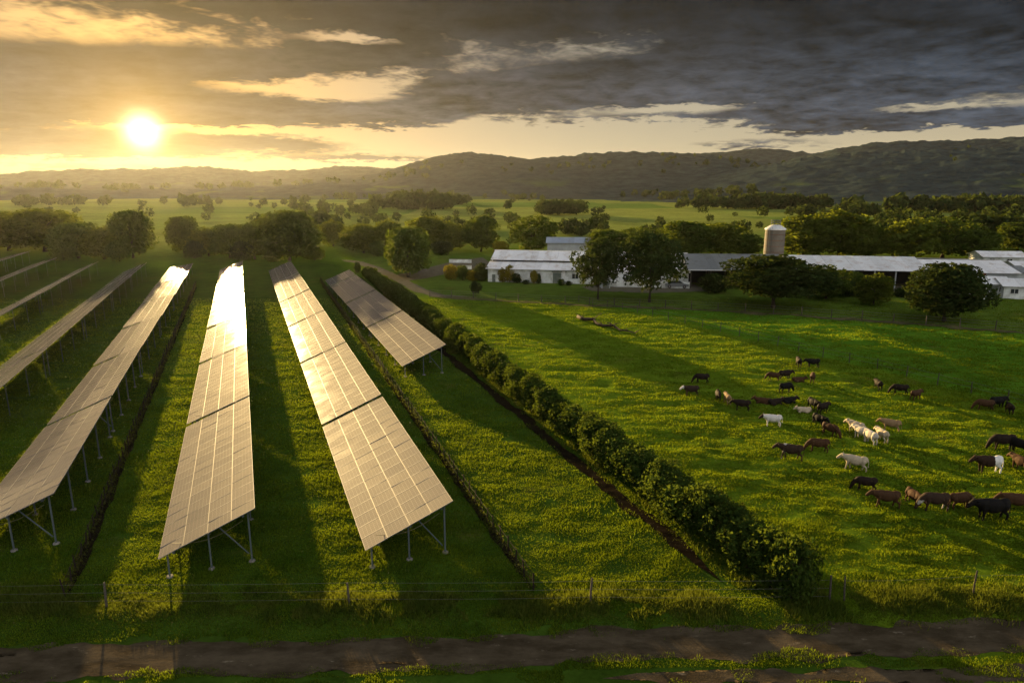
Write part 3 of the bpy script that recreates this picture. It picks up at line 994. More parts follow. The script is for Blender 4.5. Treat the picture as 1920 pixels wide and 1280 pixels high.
# ------------------------------------------------------------------ solar panel tables
def make_glass():
    m, nt, bs = new_mat('panel_glass')
    oc = coords(nt)
    x, y, z = separate(nt, oc)
    def lines(v, pitch, w):
        f = (v / pitch).fn('FRACT')
        return f.fn('LESS_THAN', w).fn('MAXIMUM', f.fn('GREATER_THAN', 1 - w))
    cell = lines(x + 0.5, 0.1667, 0.035).fn('MAXIMUM', lines(y + 0.5, 0.1667, 0.035))
    bus = lines(x + 0.5, 0.0556, 0.06)
    info = X(nt, nt.nodes.new('ShaderNodeObjectInfo').outputs['Random'])
    n = noise(nt, worldpos(nt), 0.6, 5.0, 0.65)
    c = mixc(nt, info, (0.055, 0.050, 0.056), (0.070, 0.062, 0.064))
    c = mixc(nt, bus * 0.08, c, (0.20, 0.19, 0.18))
    c = mixc(nt, cell * 0.5, c, (0.24, 0.22, 0.21))
    c = mixc(nt, n.ramp(0.35, 0.8) * 0.2, c, (0.13, 0.11, 0.09))       # dust
    nt.nodes.remove(bs)
    df = nt.nodes.new('ShaderNodeBsdfDiffuse')
    nt.links.new(c.s, df.inputs[0])
    # a film of dust scatters the low sun broadly, the glass under it mirrors the sky
    film = nt.nodes.new('ShaderNodeBsdfGlossy')
    film.inputs['Color'].default_value = (1.0, 0.96, 0.88, 1)
    film.inputs['Roughness'].default_value = 0.66
    mx = nt.nodes.new('ShaderNodeMixShader')
    mx.inputs[0].default_value = 0.058
    nt.links.new(df.outputs[0], mx.inputs[1])
    nt.links.new(film.outputs[0], mx.inputs[2])
    gl = nt.nodes.new('ShaderNodeBsdfGlossy')
    nt.links.new(n.ramp(0.3, 0.7, 0.07, 0.12).s, gl.inputs['Roughness'])
    fr = nt.nodes.new('ShaderNodeFresnel')
    fr.inputs['IOR'].default_value = 1.6
    mx2 = nt.nodes.new('ShaderNodeMixShader')
    dim = X(nt, fr.outputs[0]) * (1.0 - cell * 0.15) * 0.75
    nt.links.new(dim.s, mx2.inputs[0])
    nt.links.new(mx.outputs[0], mx2.inputs[1])
    nt.links.new(gl.outputs[0], mx2.inputs[2])
    nt.links.new(mx2.outputs[0], nt.nodes['Material Output'].inputs[0])
    return m
GLASS = make_glass()
ALU = simple('aluminium_frame', (0.23, 0.205, 0.18), 0.6, 0.1, 0.15, 2.0)
STEEL = simple('galvanised_steel', (0.075, 0.095, 0.09), 0.7, 0.0, 0.25, 3.0)
CONC = simple('concrete_foot', (0.22, 0.20, 0.17), 0.9, 0, 0.4, 6.0)

def module_mesh():
    """one framed module, 1 m x 1 m, centred; the frame stands 4 mm over the glass"""
    o, i, t, b = 0.5, 0.489, 0.004, -0.036
    def ring(r, z):
        return [(-r, -r, z), (r, -r, z), (r, r, z), (-r, r, z)]
    v = ring(o, b) + ring(o, t) + ring(i, t) + ring(i, 0.0)
    f = [(12, 13, 14, 15), (3, 2, 1, 0)]
    for k in range(4):
        k2 = (k + 1) % 4
        f += [(k, k2, 4 + k2, 4 + k), (4 + k, 4 + k2, 8 + k2, 8 + k), (8 + k, 8 + k2, 12 + k2, 12 + k)]
    return mesh_np('module', v, f, [GLASS, ALU], mat_idx=[0] + [1] * 13)
MODULE = module_mesh()
def strip_mesh(n):
    """a column of n modules seen from too far to pick apart"""
    V, F, M = [], [], []
    src_v = np.array([v.co[:] for v in MODULE.vertices])
    src_f = np.array([p.vertices[:] for p in MODULE.polygons])
    src_m = [p.material_index for p in MODULE.polygons]
    for k in range(n):
        V.append(src_v + np.array([0, k - (n - 1) / 2, 0]))
        F.append(src_f + k * len(src_v))
        M += src_m
    return mesh_np('module_column', np.concatenate(V), np.concatenate(F), [GLASS, ALU], mat_idx=M)
STRIPS = {}
POST = MB().box(-0.045, 0.045, -0.035, 0.035, -0.1, 1.0).mesh('post', STEEL)
FOOT = MB().lathe([(0.0, 0.06), (0.13, 0.06), (0.17, -0.05)], 8).mesh('footing', CONC)
RAIL = MB().box(-0.04, 0.04, -0.5, 0.5, -0.05, 0.05).mesh('rail', STEEL)
W_ROW = 3.85
JIT = random.Random(77)
def table(row, k, s0, s1, tc, label, zl=1.05, zr=2.62, detail=True, legs=True):
    L = s1 - s0 - 0.52
    sm = (s0 + s1) / 2
    x, y = row_pt(sm, tc)
    e = empty('solar_table', (x, y, 0), -ROW_AZ, label, 'solar panels', 'solar panel tables in rows')
    phi = math.atan2(zr - zl, W_ROW)
    slope = math.hypot(W_ROW, zr - zl)
    zm = (zl + zr) / 2
    n = max(3, round(L / 0.98))
    my, mx = L / n, slope / 4
    rot = (0, -phi, 0)
    for c in range(4):
        u = (c - 1.5) * mx
        cx, cz = u * math.cos(phi), zm + u * math.sin(phi)
        if detail:
            for j in range(n):
                obj('module', MODULE, e, (cx, (j - (n - 1) / 2) * my, cz + JIT.uniform(-0.003, 0.003)),
                    (JIT.gauss(0, 0.005), -phi + JIT.gauss(0, 0.005), 0), (mx * 0.990, my * 0.990, 1))
        else:
            if n not in STRIPS:
                STRIPS[n] = strip_mesh(n)
            o = obj('module_column', STRIPS[n], e, (cx, 0, cz), (JIT.gauss(0, 0.003), -phi + JIT.gauss(0, 0.006), 0), (mx * 0.990, my, 1))
            o['kind'] = 'stuff'
    for u in (-0.36, 0.0, 0.36):
        u *= slope
        obj('rail', RAIL, e, (u * math.cos(phi) + 0.09 * math.sin(phi), 0, zm + u * math.sin(phi) - 0.095), rot, (1, L - 0.1, 1))
    if legs:
        m = 5 if detail else 4
        for j in range(m):
            yy = -L / 2 + 0.35 + j * (L - 0.7) / (m - 1)
            for u in (-0.42, 0.0, 0.42):
                if not detail and u == 0.0:
                    continue
                u *= slope
                lx = u * math.cos(phi)
                hz = zm + u * math.sin(phi) - 0.13
                wx, wy = row_pt(sm + yy, tc + lx)
                g = gz(wx, wy)
                obj('post', POST, e, (lx, yy, g), (0, 0, 0), (0.75, 0.75, hz - g) if detail else (0.55, 0.55, hz - g))
                if detail:
                    obj('footing', FOOT, e, (lx, yy, g))
    if detail:
        # diagonal brace at the front end and a cable drooping from it
        yy = -L / 2 + 0.35
        u = 0.42 * slope
        MB().tube([(u * math.cos(phi) * 0.25, yy + 0.06, zm + 0.25 * u * math.sin(phi) - 0.15), (u * math.cos(phi) - 0.1, yy + 0.06, 0.35)], 0.03, 6).build('brace', STEEL, e)
        pts = [(-1.4 + 2.8 * q, yy - 0.02, zm - 0.35 + 0.5 * q - 0.35 * math.sin(math.pi * q)) for q in np.linspace(0, 1, 9)]
        MB().tube(pts, 0.012, 5).build('cable', simple_cable, e)
    return e
simple_cable = simple('cable', (0.16, 0.14, 0.06), 0.6)
ROWS = [
    ('short panel row beside the hedge', 13.5, [54.8, 72.3, 88.3, 104.8, 111.5], 2, {}),
    ('long panel row second from the hedge', 5.62, [26.1, 42.6, 59.2, 75.5, 92.0, 110.0, 128.0], 2, {}),
    ('panel row third from the hedge, streaked with glare', -2.4, [28.5, 45.7, 61.9, 77.3, 94.5, 112.3, 132.0], 2,
     {1: dict(zl=1.08, zr=2.58), 2: dict(zl=1.12, zr=2.50), 3: dict(zl=1.16, zr=2.42), 4: dict(zl=1.14, zr=2.46), 5: dict(zl=1.08, zr=2.56)}),
    ('panel row fourth from the hedge', -10.7, [33.3, 48.9, 64.3, 80.3, 97.0, 114.0, 136.0], 2, {2: dict(zl=1.12, zr=2.50), 3: dict(zl=1.24, zr=2.30), 4: dict(zl=1.36, zr=2.12), 5: dict(zl=1.40, zr=2.06)}),
    ('panel row fifth from the hedge', -18.0, [50.0, 66.3, 82.0, 99.5, 117.0, 135.0], 0, {}),
    ('thin panel row sixth from the hedge', -26.2, [84.0, 101.0, 118.0, 140.0], 0, {}),
    ('panel row seventh from the hedge', -34.6, [112.0, 130.0, 150.0], 0, {0: dict(zl=1.5, zr=2.6), 1: dict(zl=1.5, zr=2.6)}),
    ('outermost panel row by the picture edge', -43.0, [138.0, 152.0, 168.0], 0, {0: dict(zl=1.6, zr=2.5), 1: dict(zl=1.6, zr=2.5)}),
]
for (rname, tc, bounds, nd, kw) in ROWS:
    for k in range(len(bounds) - 1):
        pos = ORD[k] if k < len(bounds) - 2 else 'farthest'
        table(rname, k, bounds[k], bounds[k + 1], tc, f'{pos} section of the {rname}', detail=k < nd, **kw.get(k, {}))

# ------------------------------------------------------------------ fences
WOOD = simple('weathered_post', (0.10, 0.085, 0.065), 0.9, 0, 0.5, 5.0, 0.1, bumpd=0.02)
DARKWOOD = simple('dark_stake', (0.030, 0.022, 0.015), 0.9, 0, 0.4, 5.0, 0.1)
WIRE = simple('fence_wire', (0.16, 0.15, 0.12), 0.6, 0.5, 0.2, 3.0)
VINE = leafmat('stake_growth', (0.022, 0.022, 0.008), (0.050, 0.050, 0.012), 0.2, 1.0)
def fence(name, pts, spacing, h, r, mat, wires, label, cat='fence', wire_r=0.005, sag=0.03, jitter=0.05, seed=3, group=None):
    rg = random.Random(seed)
    P = np.array(pts, dtype=float)
    d = np.r_[0, np.cumsum(np.hypot(*np.diff(P, axis=0).T))]
    n = max(2, int(d[-1] / spacing) + 1)
    L = np.linspace(0, d[-1], n)
    xs, ys = np.interp(L, d, P[:, 0]), np.interp(L, d, P[:, 1])
    e = empty(name, (xs[0], ys[0], 0), 0, label, cat, group)
    ox, oy = xs[0], ys[0]
    pm = MB().tube([(0, 0, -0.2), (0.01, 0, 0.5), (0, 0.01, 1.0)], [r, r, r * 0.85], 6).mesh('post', mat)
    for x, y in zip(xs, ys):
        obj('post', pm, e, (x - ox, y - oy, gz(x, y)), (rg.uniform(-1, 1) * jitter, rg.uniform(-1, 1) * jitter, rg.uniform(0, 6)), (1, 1, h * rg.uniform(0.9, 1.08)))
    for wz in wires:
        pts3 = []
        for i in range(n - 1):
            for q in (0, 0.33, 0.67):
                x, y = xs[i] + (xs[i + 1] - xs[i]) * q, ys[i] + (ys[i + 1] - ys[i]) * q
                pts3.append((x - ox, y - oy, gz(x, y) * 0.3 + wz - sag * math.sin(math.pi * q)))
        pts3.append((xs[-1] - ox, ys[-1] - oy, wz))
        MB().tube(pts3, wire_r, 4).build('wire', WIRE if mat is not DARKWOOD else DARKWOOD, e)
    return e, xs, ys
def stake_row(pts, label, seed):
    e, xs, ys = fence('stake_fence', pts, 1.0, 0.85, 0.035, DARKWOOD, (0.4, 0.75), label, wire_r=0.012, jitter=0.10, seed=seed)
    rg = np.random.default_rng(seed)
    n = 3000
    k = rg.uniform(0, len(xs) - 1.01, n)
    i = k.astype(int)
    fx = xs[i] + (xs[i + 1] - xs[i]) * (k - i) - xs[0] + rg.normal(0, 0.08, n)
    fy = ys[i] + (ys[i + 1] - ys[i]) * (k - i) - ys[0] + rg.normal(0, 0.08, n)
    z = rg.uniform(0.05, 0.6, n) * (0.5 + 0.5 * vnoise(k * 0.9, k * 0, seed))
    v, f = leaf_quads(np.stack([fx, fy, z], -1), rg.normal(0, 1, (n, 3)), 0.07, rg)
    o = obj('growth', mesh_np('growth', v, f, [VINE]), e)
    o['kind'] = 'stuff'
stake_row(STAKE_A, 'low dark stake fence beside the second panel row from the hedge', 31)
stake_row(STAKE_B, 'low dark stake fence between the third and fourth panel rows', 32)
fence('wire_fence', [(x, 23.55 + 0.012 * x) for x in np.linspace(-25, 12.4, 12)], 9.3, 1.1, 0.045, WOOD, (0.35, 0.7, 1.05), 'wire fence with wooden posts along the farm track below the panels', sag=0.05, jitter=0.06, seed=5, wire_r=0.0035)
fence('wire_fence', [(13.0, 23.75), (20, 24.2), (27, 24.9), (34, 25.5)], 5.2, 1.1, 0.035, WOOD, (0.95,), 'single wire fence with thin posts along the bottom of the pasture', sag=0.06, jitter=0.08, seed=6, wire_r=0.0035)
fence('field_fence', FAR_FENCE, 3.2, 1.15, 0.06, WOOD, (0.4, 0.75, 1.05), 'post and wire fence between the pasture and the farm lawn', wire_r=0.012, seed=7)
fence('field_fence', DIAG, 2.6, 1.0, 0.04, WOOD, (0.5, 0.9), 'thin wire fence running diagonally across the pasture', wire_r=0.010, seed=8)
# rough strip of dead grass under the far fence
ribbon('field_margin', FAR_FENCE, 1.6, soil_mat('dead_grass', (0.045, 0.050, 0.018), (0.12, 0.105, 0.050), 1.2), 0.05, 0.8, 5, 0.5, 14)

# ------------------------------------------------------------------ fallen branch in the pasture
def fallen_branch():
    a, b = G(1086, 597), G(1186, 629)
    e = empty('fallen_branch', (a[0], a[1], 0), 0, 'fallen dead branch lying in the pasture between sunlit and shaded grass', 'branch')
    d = b - a
    rg = random.Random(4)
    pts, rad = [], []
    for i in range(9):
        q = i / 8
        x, y = d[0] * q + rg.uniform(-0.3, 0.3), d[1] * q + rg.uniform(-0.3, 0.3)
        pts.append((x, y, gz(a[0] + x, a[1] + y) + 0.22 + rg.uniform(-0.06, 0.12)))
        rad.append(0.24 * (1 - 0.75 * q))
    MB().tube(pts, rad, 8).build('limb', BARK, e, True)
    for i in range(14):
        p = pts[rg.randrange(1, 9)]
        q = (p[0] + rg.uniform(-1.2, 1.2), p[1] + rg.uniform(-1.0, 1.0), p[2] + rg.uniform(-0.1, 0.7))
        MB().tube([p, ((p[0] + q[0]) / 2, (p[1] + q[1]) / 2, (p[2] + q[2]) / 2 + 0.1), q], [0.07, 0.045, 0.015], 5).build('twig', BARK, e)
fallen_branch()

# ------------------------------------------------------------------ farm buildings
def roofmat(name, c1, c2, rough=0.5, metal=0.25, axis=0):
    m, nt, bs = new_mat(name)
    oc = coords(nt)
    xyz = separate(nt, oc)
    info = X(nt, nt.nodes.new('ShaderNodeObjectInfo').outputs['Random'])
    n = noise(nt, worldpos(nt), 0.7, 6.0, 0.7)
    c = mixc(nt, n.ramp(0.46, 0.74) * 0.8, c1, c2)
    c = scalec(nt, c, info * 0.22 + 0.86)
    setc(nt, bs, 'Base Color', c)
    bs.inputs['Roughness'].default_value = rough
    bs.inputs['Metallic'].default_value = metal
    bump(nt, bs, (xyz[axis] * 62.0).fn('SINE'), 0.5, 0.03)
    return m
R_WHITE = roofmat('white_roof_sheet', (0.86, 0.85, 0.82), (0.50, 0.40, 0.30), 0.45, 0.0)
R_GREY = roofmat('grey_roof_sheet', (0.20, 0.21, 0.20), (0.12, 0.10, 0.08))
R_PALE = roofmat('pale_roof_sheet', (0.76, 0.76, 0.73), (0.45, 0.33, 0.24), 0.45, 0.0)
R_BLUE = roofmat('bluish_roof_sheet', (0.36, 0.41, 0.47), (0.26, 0.26, 0.26))
W_WHITE = simple('white_wall', (0.74, 0.76, 0.72), 0.8, 0, 0.22, 0.9, c2=(0.40, 0.40, 0.35))
W_GREY = simple('grey_wall', (0.42, 0.44, 0.43), 0.85, 0, 0.3, 0.8)
BRICK = simple('red_brick', (0.26, 0.10, 0.06), 0.9, 0, 0.4, 3.0)
DARK = simple('dark_inside_shade', (0.022, 0.022, 0.020), 0.9, 0, 0.3, 1.0)  # near-black: the shade inside the open sheds is put into this colour
DOORM = simple('door_paint', (0.13, 0.15, 0.12), 0.7, 0, 0.3, 2.0)
TRIM = simple('white_trim', (0.70, 0.69, 0.65), 0.7, 0, 0.2, 3.0)
PANE = simple('window_pane', (0.03, 0.035, 0.04), 0.12, 0, 0.2, 1.0, 0.7)
RUST = simple('rusty_metal', (0.20, 0.09, 0.045), 0.85, 0, 0.5, 3.0)

def sheets(parent, x0, x1, y0, z0, y1, z1, mat, pitch=1.1, rg=None, name='roof_sheet'):
    """metal roof sheets side by side, running up the slope, each slightly out of line"""
    rg = rg or random.Random(2)
    n = max(1, round((x1 - x0) / pitch))
    w = (x1 - x0) / n
    L = math.hypot(y1 - y0, z1 - z0)
    ang = math.atan2(z1 - z0, y1 - y0)
    mm = MB().slab([(-w / 2 + 0.008, 0, 0), (w / 2 - 0.008, 0, 0), (w / 2 - 0.008, L, 0), (-w / 2 + 0.008, L, 0)], 0.03).mesh(name, mat)
    for i in range(n):
        obj(name, mm, parent, (x0 + (i + 0.5) * w, y0 + rg.uniform(-0.03, 0.03), z0 + rg.uniform(0.0, 0.025)), (ang, 0, rg.uniform(-0.004, 0.004)))
def window(parent, x, z, w, h, y=-0.02, rot=None):
    f = MB().box(x - w / 2 - 0.06, x + w / 2 + 0.06, y - 0.05, y + 0.01, z - 0.06, z + h + 0.06).build('window', TRIM, parent)
    MB().box(x - w / 2, x + w / 2, y - 0.06, y - 0.052, z, z + h).build('pane', PANE, f)
    MB().box(x - 0.025, x + 0.025, y - 0.075, y - 0.061, z, z + h).build('mullion', TRIM, f)
def door(parent, x, w, h, y=-0.02, mat=None):
    f = MB().box(x - w / 2, x + w / 2, y - 0.06, y, 0.0, h).build('door', mat or DOORM, parent)
    MB().box(x + w / 2 - 0.18, x + w / 2 - 0.12, y - 0.11, y - 0.061, h * 0.45, h * 0.52).build('handle', TRIM, f)

def barn():
    a, b = G(915, 528), G(1290, 537)
    L = math.hypot(b[0] - a[0], b[1] - a[1])
    rz = math.atan2(b[1] - a[1], b[0] - a[0])
    e = empty('white_barn', (a[0], a[1], 0), rz, 'long white barn with stepped double metal roof beside the gravel yard', 'barn')
    MB().box(0, L, 0, 0.2, -0.2, 2.25).build('front_wall', W_WHITE, e)
    MB().box(0, L, 13.8, 14.0, -0.2, 2.25).build('rear_wall', W_WHITE, e)
    for x in (0.0, L - 0.2):
        MB().prism([(x, 0.2, -0.2), (x, 13.8, -0.2), (x, 13.8, 2.2), (x, 10.6, 3.0), (x, 10.4, 3.35), (x, 7.0, 4.45), (x, 3.6, 3.35), (x, 3.4, 3.0), (x, 0.2, 2.2)], 0) if False else None
        pts = [(0.2, -0.2), (13.8, -0.2), (13.8, 2.2), (10.6, 2.95), (10.6, 3.35), (7.0, 4.45), (3.4, 3.35), (3.4, 2.95), (0.2, 2.2)]
        mb = MB()
        n = len(pts)
        mb._add([(x, p[0], p[1]) for p in pts] + [(x + 0.2, p[0], p[1]) for p in pts],
                [tuple(range(n)), tuple(range(2 * n - 1, n - 1, -1))] + [(i, i + n, (i + 1) % n + n, (i + 1) % n) for i in range(n)])
        mb.build('gable_wall', W_WHITE, e)
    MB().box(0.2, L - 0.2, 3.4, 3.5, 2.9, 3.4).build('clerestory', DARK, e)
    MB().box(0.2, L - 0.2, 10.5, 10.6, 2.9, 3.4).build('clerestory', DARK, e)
    rg = random.Random(6)
    sheets(e, -0.35, L + 0.35, -0.45, 2.22, 3.42, 3.08, R_WHITE, 1.15, rg)
    sheets(e, -0.15, L + 0.15, 2.95, 3.38, 7.02, 4.62, R_WHITE, 1.15, rg)
    MB().slab([(-0.15, 7.0, 4.62), (L + 0.15, 7.0, 4.62), (L + 0.15, 11.0, 3.38), (-0.15, 11.0, 3.38)], 0.05).build('rear_roof', R_WHITE, e)
    MB().slab([(-0.35, 10.6, 3.08), (L + 0.35, 10.6, 3.08), (L + 0.35, 14.4, 2.22), (-0.35, 14.4, 2.22)], 0.05).build('rear_roof', R_WHITE, e)
    MB().box(-0.2, L + 0.2, 6.9, 7.1, 4.58, 4.68).build('ridge_cap', TRIM, e)
    door(e, 1.0, 0.55, 1.25)
    door(e, 11.6, 1.35, 1.75)
    MB().box(12.45, 12.95, -0.10, -0.02, 0, 2.1).build('door_leaf', TRIM, e)
    MB().box(10.7, 13.2, -0.09, -0.02, 1.85, 1.98).build('door_track', STEEL, e)
    for x in (3.0, 7.6, 14.6, 18.4, 22.6):
        window(e, x, 0.85, 1.0, 0.8)
    for x in np.arange(1.9, L, 2.35):
        MB().box(x, x + 0.05, -0.05, -0.002, 0, 2.15).build('batten', TRIM, e)
    # lean-to canopy and a block wall near the open end
    MB().box(20.0, L, -2.6, -2.45, 0, 1.05).build('low_wall', W_WHITE, e)
    return e
barn()
def open_shed():
    a = G(1292, 541)
    e = empty('open_shed', (a[0], a[1], 0), R(-4), 'open fronted shed with grey metal roof between barn and silo', 'shed')
    L = 15.5
    rg = random.Random(9)
    sheets(e, -0.4, L, -0.6, 3.05, 7.2, 4.75, R_GREY, 1.2, rg)
    MB().slab([(-0.4, 7.2, 4.75), (L, 7.2, 4.75), (L, 14, 3.2), (-0.4, 14, 3.2)], 0.05).build('rear_roof', R_GREY, e)
    MB().box(-0.4, L, -0.66, -0.60, 2.93, 3.08).build('fascia', TRIM, e)
    MB().box(0, L, 6.8, 7.0, -0.1, 3.6).build('rear_wall', DARK, e)  # back wall coloured near black for the shade of the open bay
    for x in np.arange(0.1, L, 3.0):
        MB().box(x, x + 0.18, -0.1, 0.08, -0.1, 3.05).build('post', WOOD, e)
        MB().box(x, x + 0.16, 3.2, 3.36, -0.1, 3.75).build('post', WOOD, e)
    for z in (0.5, 0.95):
        MB().box(3.2, 9.0, -0.16, -0.11, z, z + 0.12).build('rail', WOOD, e)
open_shed()
def long_shed():
    a = G(1478, 536)
    b = G(1745, 533)
    L = 33.5
    e = empty('long_shed', (a[0], a[1], 0), R(-9), 'long low shed with a white metal roof right of the silo', 'shed')
    rg = random.Random(10)
    sheets(e, 0, L * 0.62, -0.4, 2.75, 6.4, 4.35, R_PALE, 1.2, rg)
    sheets(e, L * 0.62, L, -0.5, 2.70, 6.0, 4.0, R_WHITE, 1.2, rg)
    MB().slab([(0, 6.4, 4.35), (L, 6.2, 4.1), (L, 13, 2.8), (0, 13, 2.8)], 0.05).build('rear_roof', R_PALE, e)
    MB().box(0.2, L * 0.64, 5.6, 5.8, -0.1, 3.9).build('rear_wall', DARK, e)  # shade under the long roof painted onto this wall as near black
    for x in np.arange(0.3, L * 0.64, 3.1):
        MB().box(x, x + 0.18, 0, 0.18, -0.1, 2.75).build('post', W_GREY, e)
    x0 = L * 0.65
    MB().box(x0, L - 0.3, 0.1, 5.6, -0.1, 1.95).build('wall', W_WHITE, e)
    MB().box(x0, x0 + 7.0, 0.08, 5.6, 1.953, 2.68).build('brick_band', BRICK, e)
    MB().box(x0 + 7.0, L - 0.3, 0.12, 5.6, 1.953, 2.66).build('upper_wall', W_GREY, e)
    for x in (x0 + 4.9, x0 + 6.6):
        MB().box(x, x + 1.0, 0.02, 0.098, 0.0, 1.75).build('door', DARK, e)
    for x in (x0 + 1.2, x0 + 2.8, x0 + 9.0):
        window(e, x, 0.95, 0.7, 0.6, 0.08)
long_shed()
def silo():
    b = G(1447, 512)
    d = math.hypot(b[0], b[1])
    e = empty('silo', (b[0], b[1], 0), 0, 'round concrete silo with a pale domed cap and top cage', 'silo')
    r = 33 / 2 / FPX * d
    top = height_at((1447, 512), (1447, 429))
    CS = simple('silo_concrete', (0.17, 0.150, 0.120), 0.9, 0, 0.3, 0.7, bumpd=0.02, bscale=3)
    MB().lathe([(r * 1.02, -0.2), (r * 1.01, top * 0.5), (r, top)], 40).build('barrel', CS, e, True)
    hoop = MB().lathe([(r * 1.0, -0.04), (r * 1.022, -0.02), (r * 1.022, 0.02), (r * 1.0, 0.04)], 40).mesh('hoop', RUST)
    for z in np.arange(0.8, top - 0.3, 1.05):
        obj('hoop', hoop, e, (0, 0, z), scale=(1.008, 1.008, 1))
    MB().lathe([(r * 1.07, top), (r * 1.05, top + 0.10), (r * 0.92, top + 0.22), (r * 0.62, top + 0.55), (r * 0.45, top + 0.72), (0.0, top + 0.76)], 40).build('cap', TRIM, e, True)
    MB().lathe([(r * 1.07, top - 0.12), (r * 1.07, top + 0.003)], 40).build('cap_rim', TRIM, e)
    for k in range(8):
        a = k * math.pi / 4
        x, y = math.cos(a) * r * 0.48, math.sin(a) * r * 0.48
        MB().tube([(x, y, top + 0.6), (x, y, top + 1.5)], 0.045, 5).build('cage_bar', STEEL, e)
    for z in (1.1, 1.5):
        pts = [(math.cos(t) * r * 0.48, math.sin(t) * r * 0.48, top + z) for t in np.linspace(0, 2 * math.pi, 17)]
        MB().tube(pts, 0.05, 5).build('cage_ring', STEEL, e)
    for x in (-0.22, 0.22):
        MB().tube([(x - r * 0.75, -r * 0.78, 0), (x - r * 0.75, -r * 0.78, top + 0.3)], 0.035, 5).build('ladder_rail', STEEL, e)
silo()
def hut(name, px, base, wpx, depth, wall_h, roof_rise, wall_m, roof_m, rz, label, openings=(), cat='building', over=0.35):
    a = G(px, base)
    d = math.hypot(a[0], a[1])
    L = wpx / FPX * d
    e = empty(name, (a[0], a[1], 0), R(rz), label, cat)
    MB().box(0, L, 0, depth, -0.2, wall_h).build('wall', wall_m, e)
    sheets(e, -over, L + over, -over, wall_h - 0.06, depth / 2, wall_h + roof_rise, roof_m, 1.3, random.Random(px))
    MB().slab([(-over, depth / 2, wall_h + roof_rise), (L + over, depth / 2, wall_h + roof_rise), (L + over, depth + over, wall_h - 0.06), (-over, depth + over, wall_h - 0.06)], 0.05).build('rear_roof', roof_m, e)
    for x in (0, L - 0.15):
        mb = MB()
        pts = [(0.02, wall_h), (depth - 0.02, wall_h), (depth / 2, wall_h + roof_rise - 0.05)]
        mb._add([(x, p[0], p[1]) for p in pts] + [(x + 0.15, p[0], p[1]) for p in pts], [(0, 1, 2), (5, 4, 3), (0, 3, 4, 1), (1, 4, 5, 2), (2, 5, 3, 0)])
        mb.build('gable', wall_m, e)
    for kind, fx in openings:
        if kind == 'd':
            door(e, fx * L, 0.95, wall_h * 0.82)
        else:
            window(e, fx * L, wall_h * 0.42, 0.95, wall_h * 0.34)
    return e
hut('outbuilding', 1026, 484, 78, 6, 3.4, 1.0, W_GREY, R_BLUE, -5, 'small building with bluish metal roof behind the barn ridge')
hut('outbuilding', 1842, 497, 62, 6, 1.7, 0.9, W_WHITE, R_WHITE, -8, 'pale roofed outbuilding on the rise beyond the long shed', (('w', 0.2), ('w', 0.6)))
hut('cottage', 1822, 555, 52, 5, 1.9, 0.8, W_GREY, R_PALE, -12, 'small grey cottage just past the dark round tree', (('d', 0.55), ('w', 0.25), ('w', 0.8)))
hut('cottage', 1880, 559, 70, 5, 1.8, 0.8, W_WHITE, R_PALE, -14, 'white cottage cut by the picture edge past the dark round tree', (('w', 0.2), ('w', 0.5), ('d', 0.75)))
hut('outbuilding', 1802, 524, 50, 5, 1.9, 0.7, RUST, R_GREY, -6, 'low rust brown shed behind the grey cottage', (('d', 0.5),), 'shed')
hut('outbuilding', 1866, 530, 44, 5, 1.8, 0.8, W_GREY, R_GREY, -6, 'low grey shed with greenish roof behind the white cottage', (('w', 0.5),), 'shed')
hut('outbuilding', 1905, 516, 50, 5, 1.6, 0.7, W_WHITE, R_WHITE, -6, 'white shed at the picture edge above the cottages', (('w', 0.4),), 'shed')
hut('field_shelter', 1128, 541, 16, 1.6, 1.15, 0.4, W_GREY, R_GREY, 4, 'tiny grey hutch between the two lawn trees', (('d', 0.5),), 'hutch', 0.1)

# ------------------------------------------------------------------ vehicles in the yards
PAINT_W = simple('car_paint_white', (0.75, 0.75, 0.73), 0.25, 0, 0.1, 1.0, 0.6)
PAINT_R = simple('car_paint_red', (0.30, 0.05, 0.03), 0.3, 0, 0.2, 1.0, 0.6)
RUBBER = simple('tyre_rubber', (0.02, 0.02, 0.02), 0.9)
def vehicle(px, base, rz, paint, label, van=False, cat='car', k=1.0):
    a = G(px, base)
    e = empty('parked_car', (a[0], a[1], 0.05), R(rz), label, cat)
    e.scale = (k, k, k)
    if van:
        side = [(-2.2, 0.35), (2.1, 0.35), (2.25, 0.9), (1.75, 1.15), (1.25, 1.85), (-2.15, 1.95)]
        win = [(1.05, 1.15), (1.6, 1.15), (1.18, 1.75), (1.05, 1.75)]
    else:
        side = [(-2.1, 0.35), (2.1, 0.35), (2.15, 0.75), (1.2, 0.92), (0.55, 1.42), (-0.95, 1.45), (-1.6, 0.98), (-2.15, 0.92)]
        win = [(-1.35, 0.98), (0.98, 0.96), (0.5, 1.34), (-0.88, 1.36)]
    MB().prism([(x, -0.8, z) for x, z in side], 1.6).build('body', paint, e)
    for y in (-0.812, 0.80):
        MB().prism([(x, y, z) for x, z in win], 0.012).build('window', PANE, e)
    for x in (-1.35, 1.35):
        for y in (-0.86, 0.66):
            mb = MB()
            mb.tube([(x, y, 0.32), (x, y + 0.2, 0.32)], 0.32, 14)
            w = mb.build('wheel', RUBBER, e)
            MB().tube([(x, y - 0.012, 0.32), (x, y + 0.21, 0.32)], 0.18, 10).build('rim', ALU, w)
    for y in (-0.6, 0.4):
        MB().box(2.1, 2.19, y, y + 0.22, 0.62, 0.74).build('headlight', TRIM, e)
vehicle(1157, 535, -10, PAINT_W, 'white van parked behind the airy lawn tree', True, 'van', 0.9)
vehicle(1268, 540, -6, simple('car_paint_grey', (0.16, 0.17, 0.17), 0.3, 0, 0.2, 1.0, 0.6), 'grey car parked by the open shed corner', k=0.85)
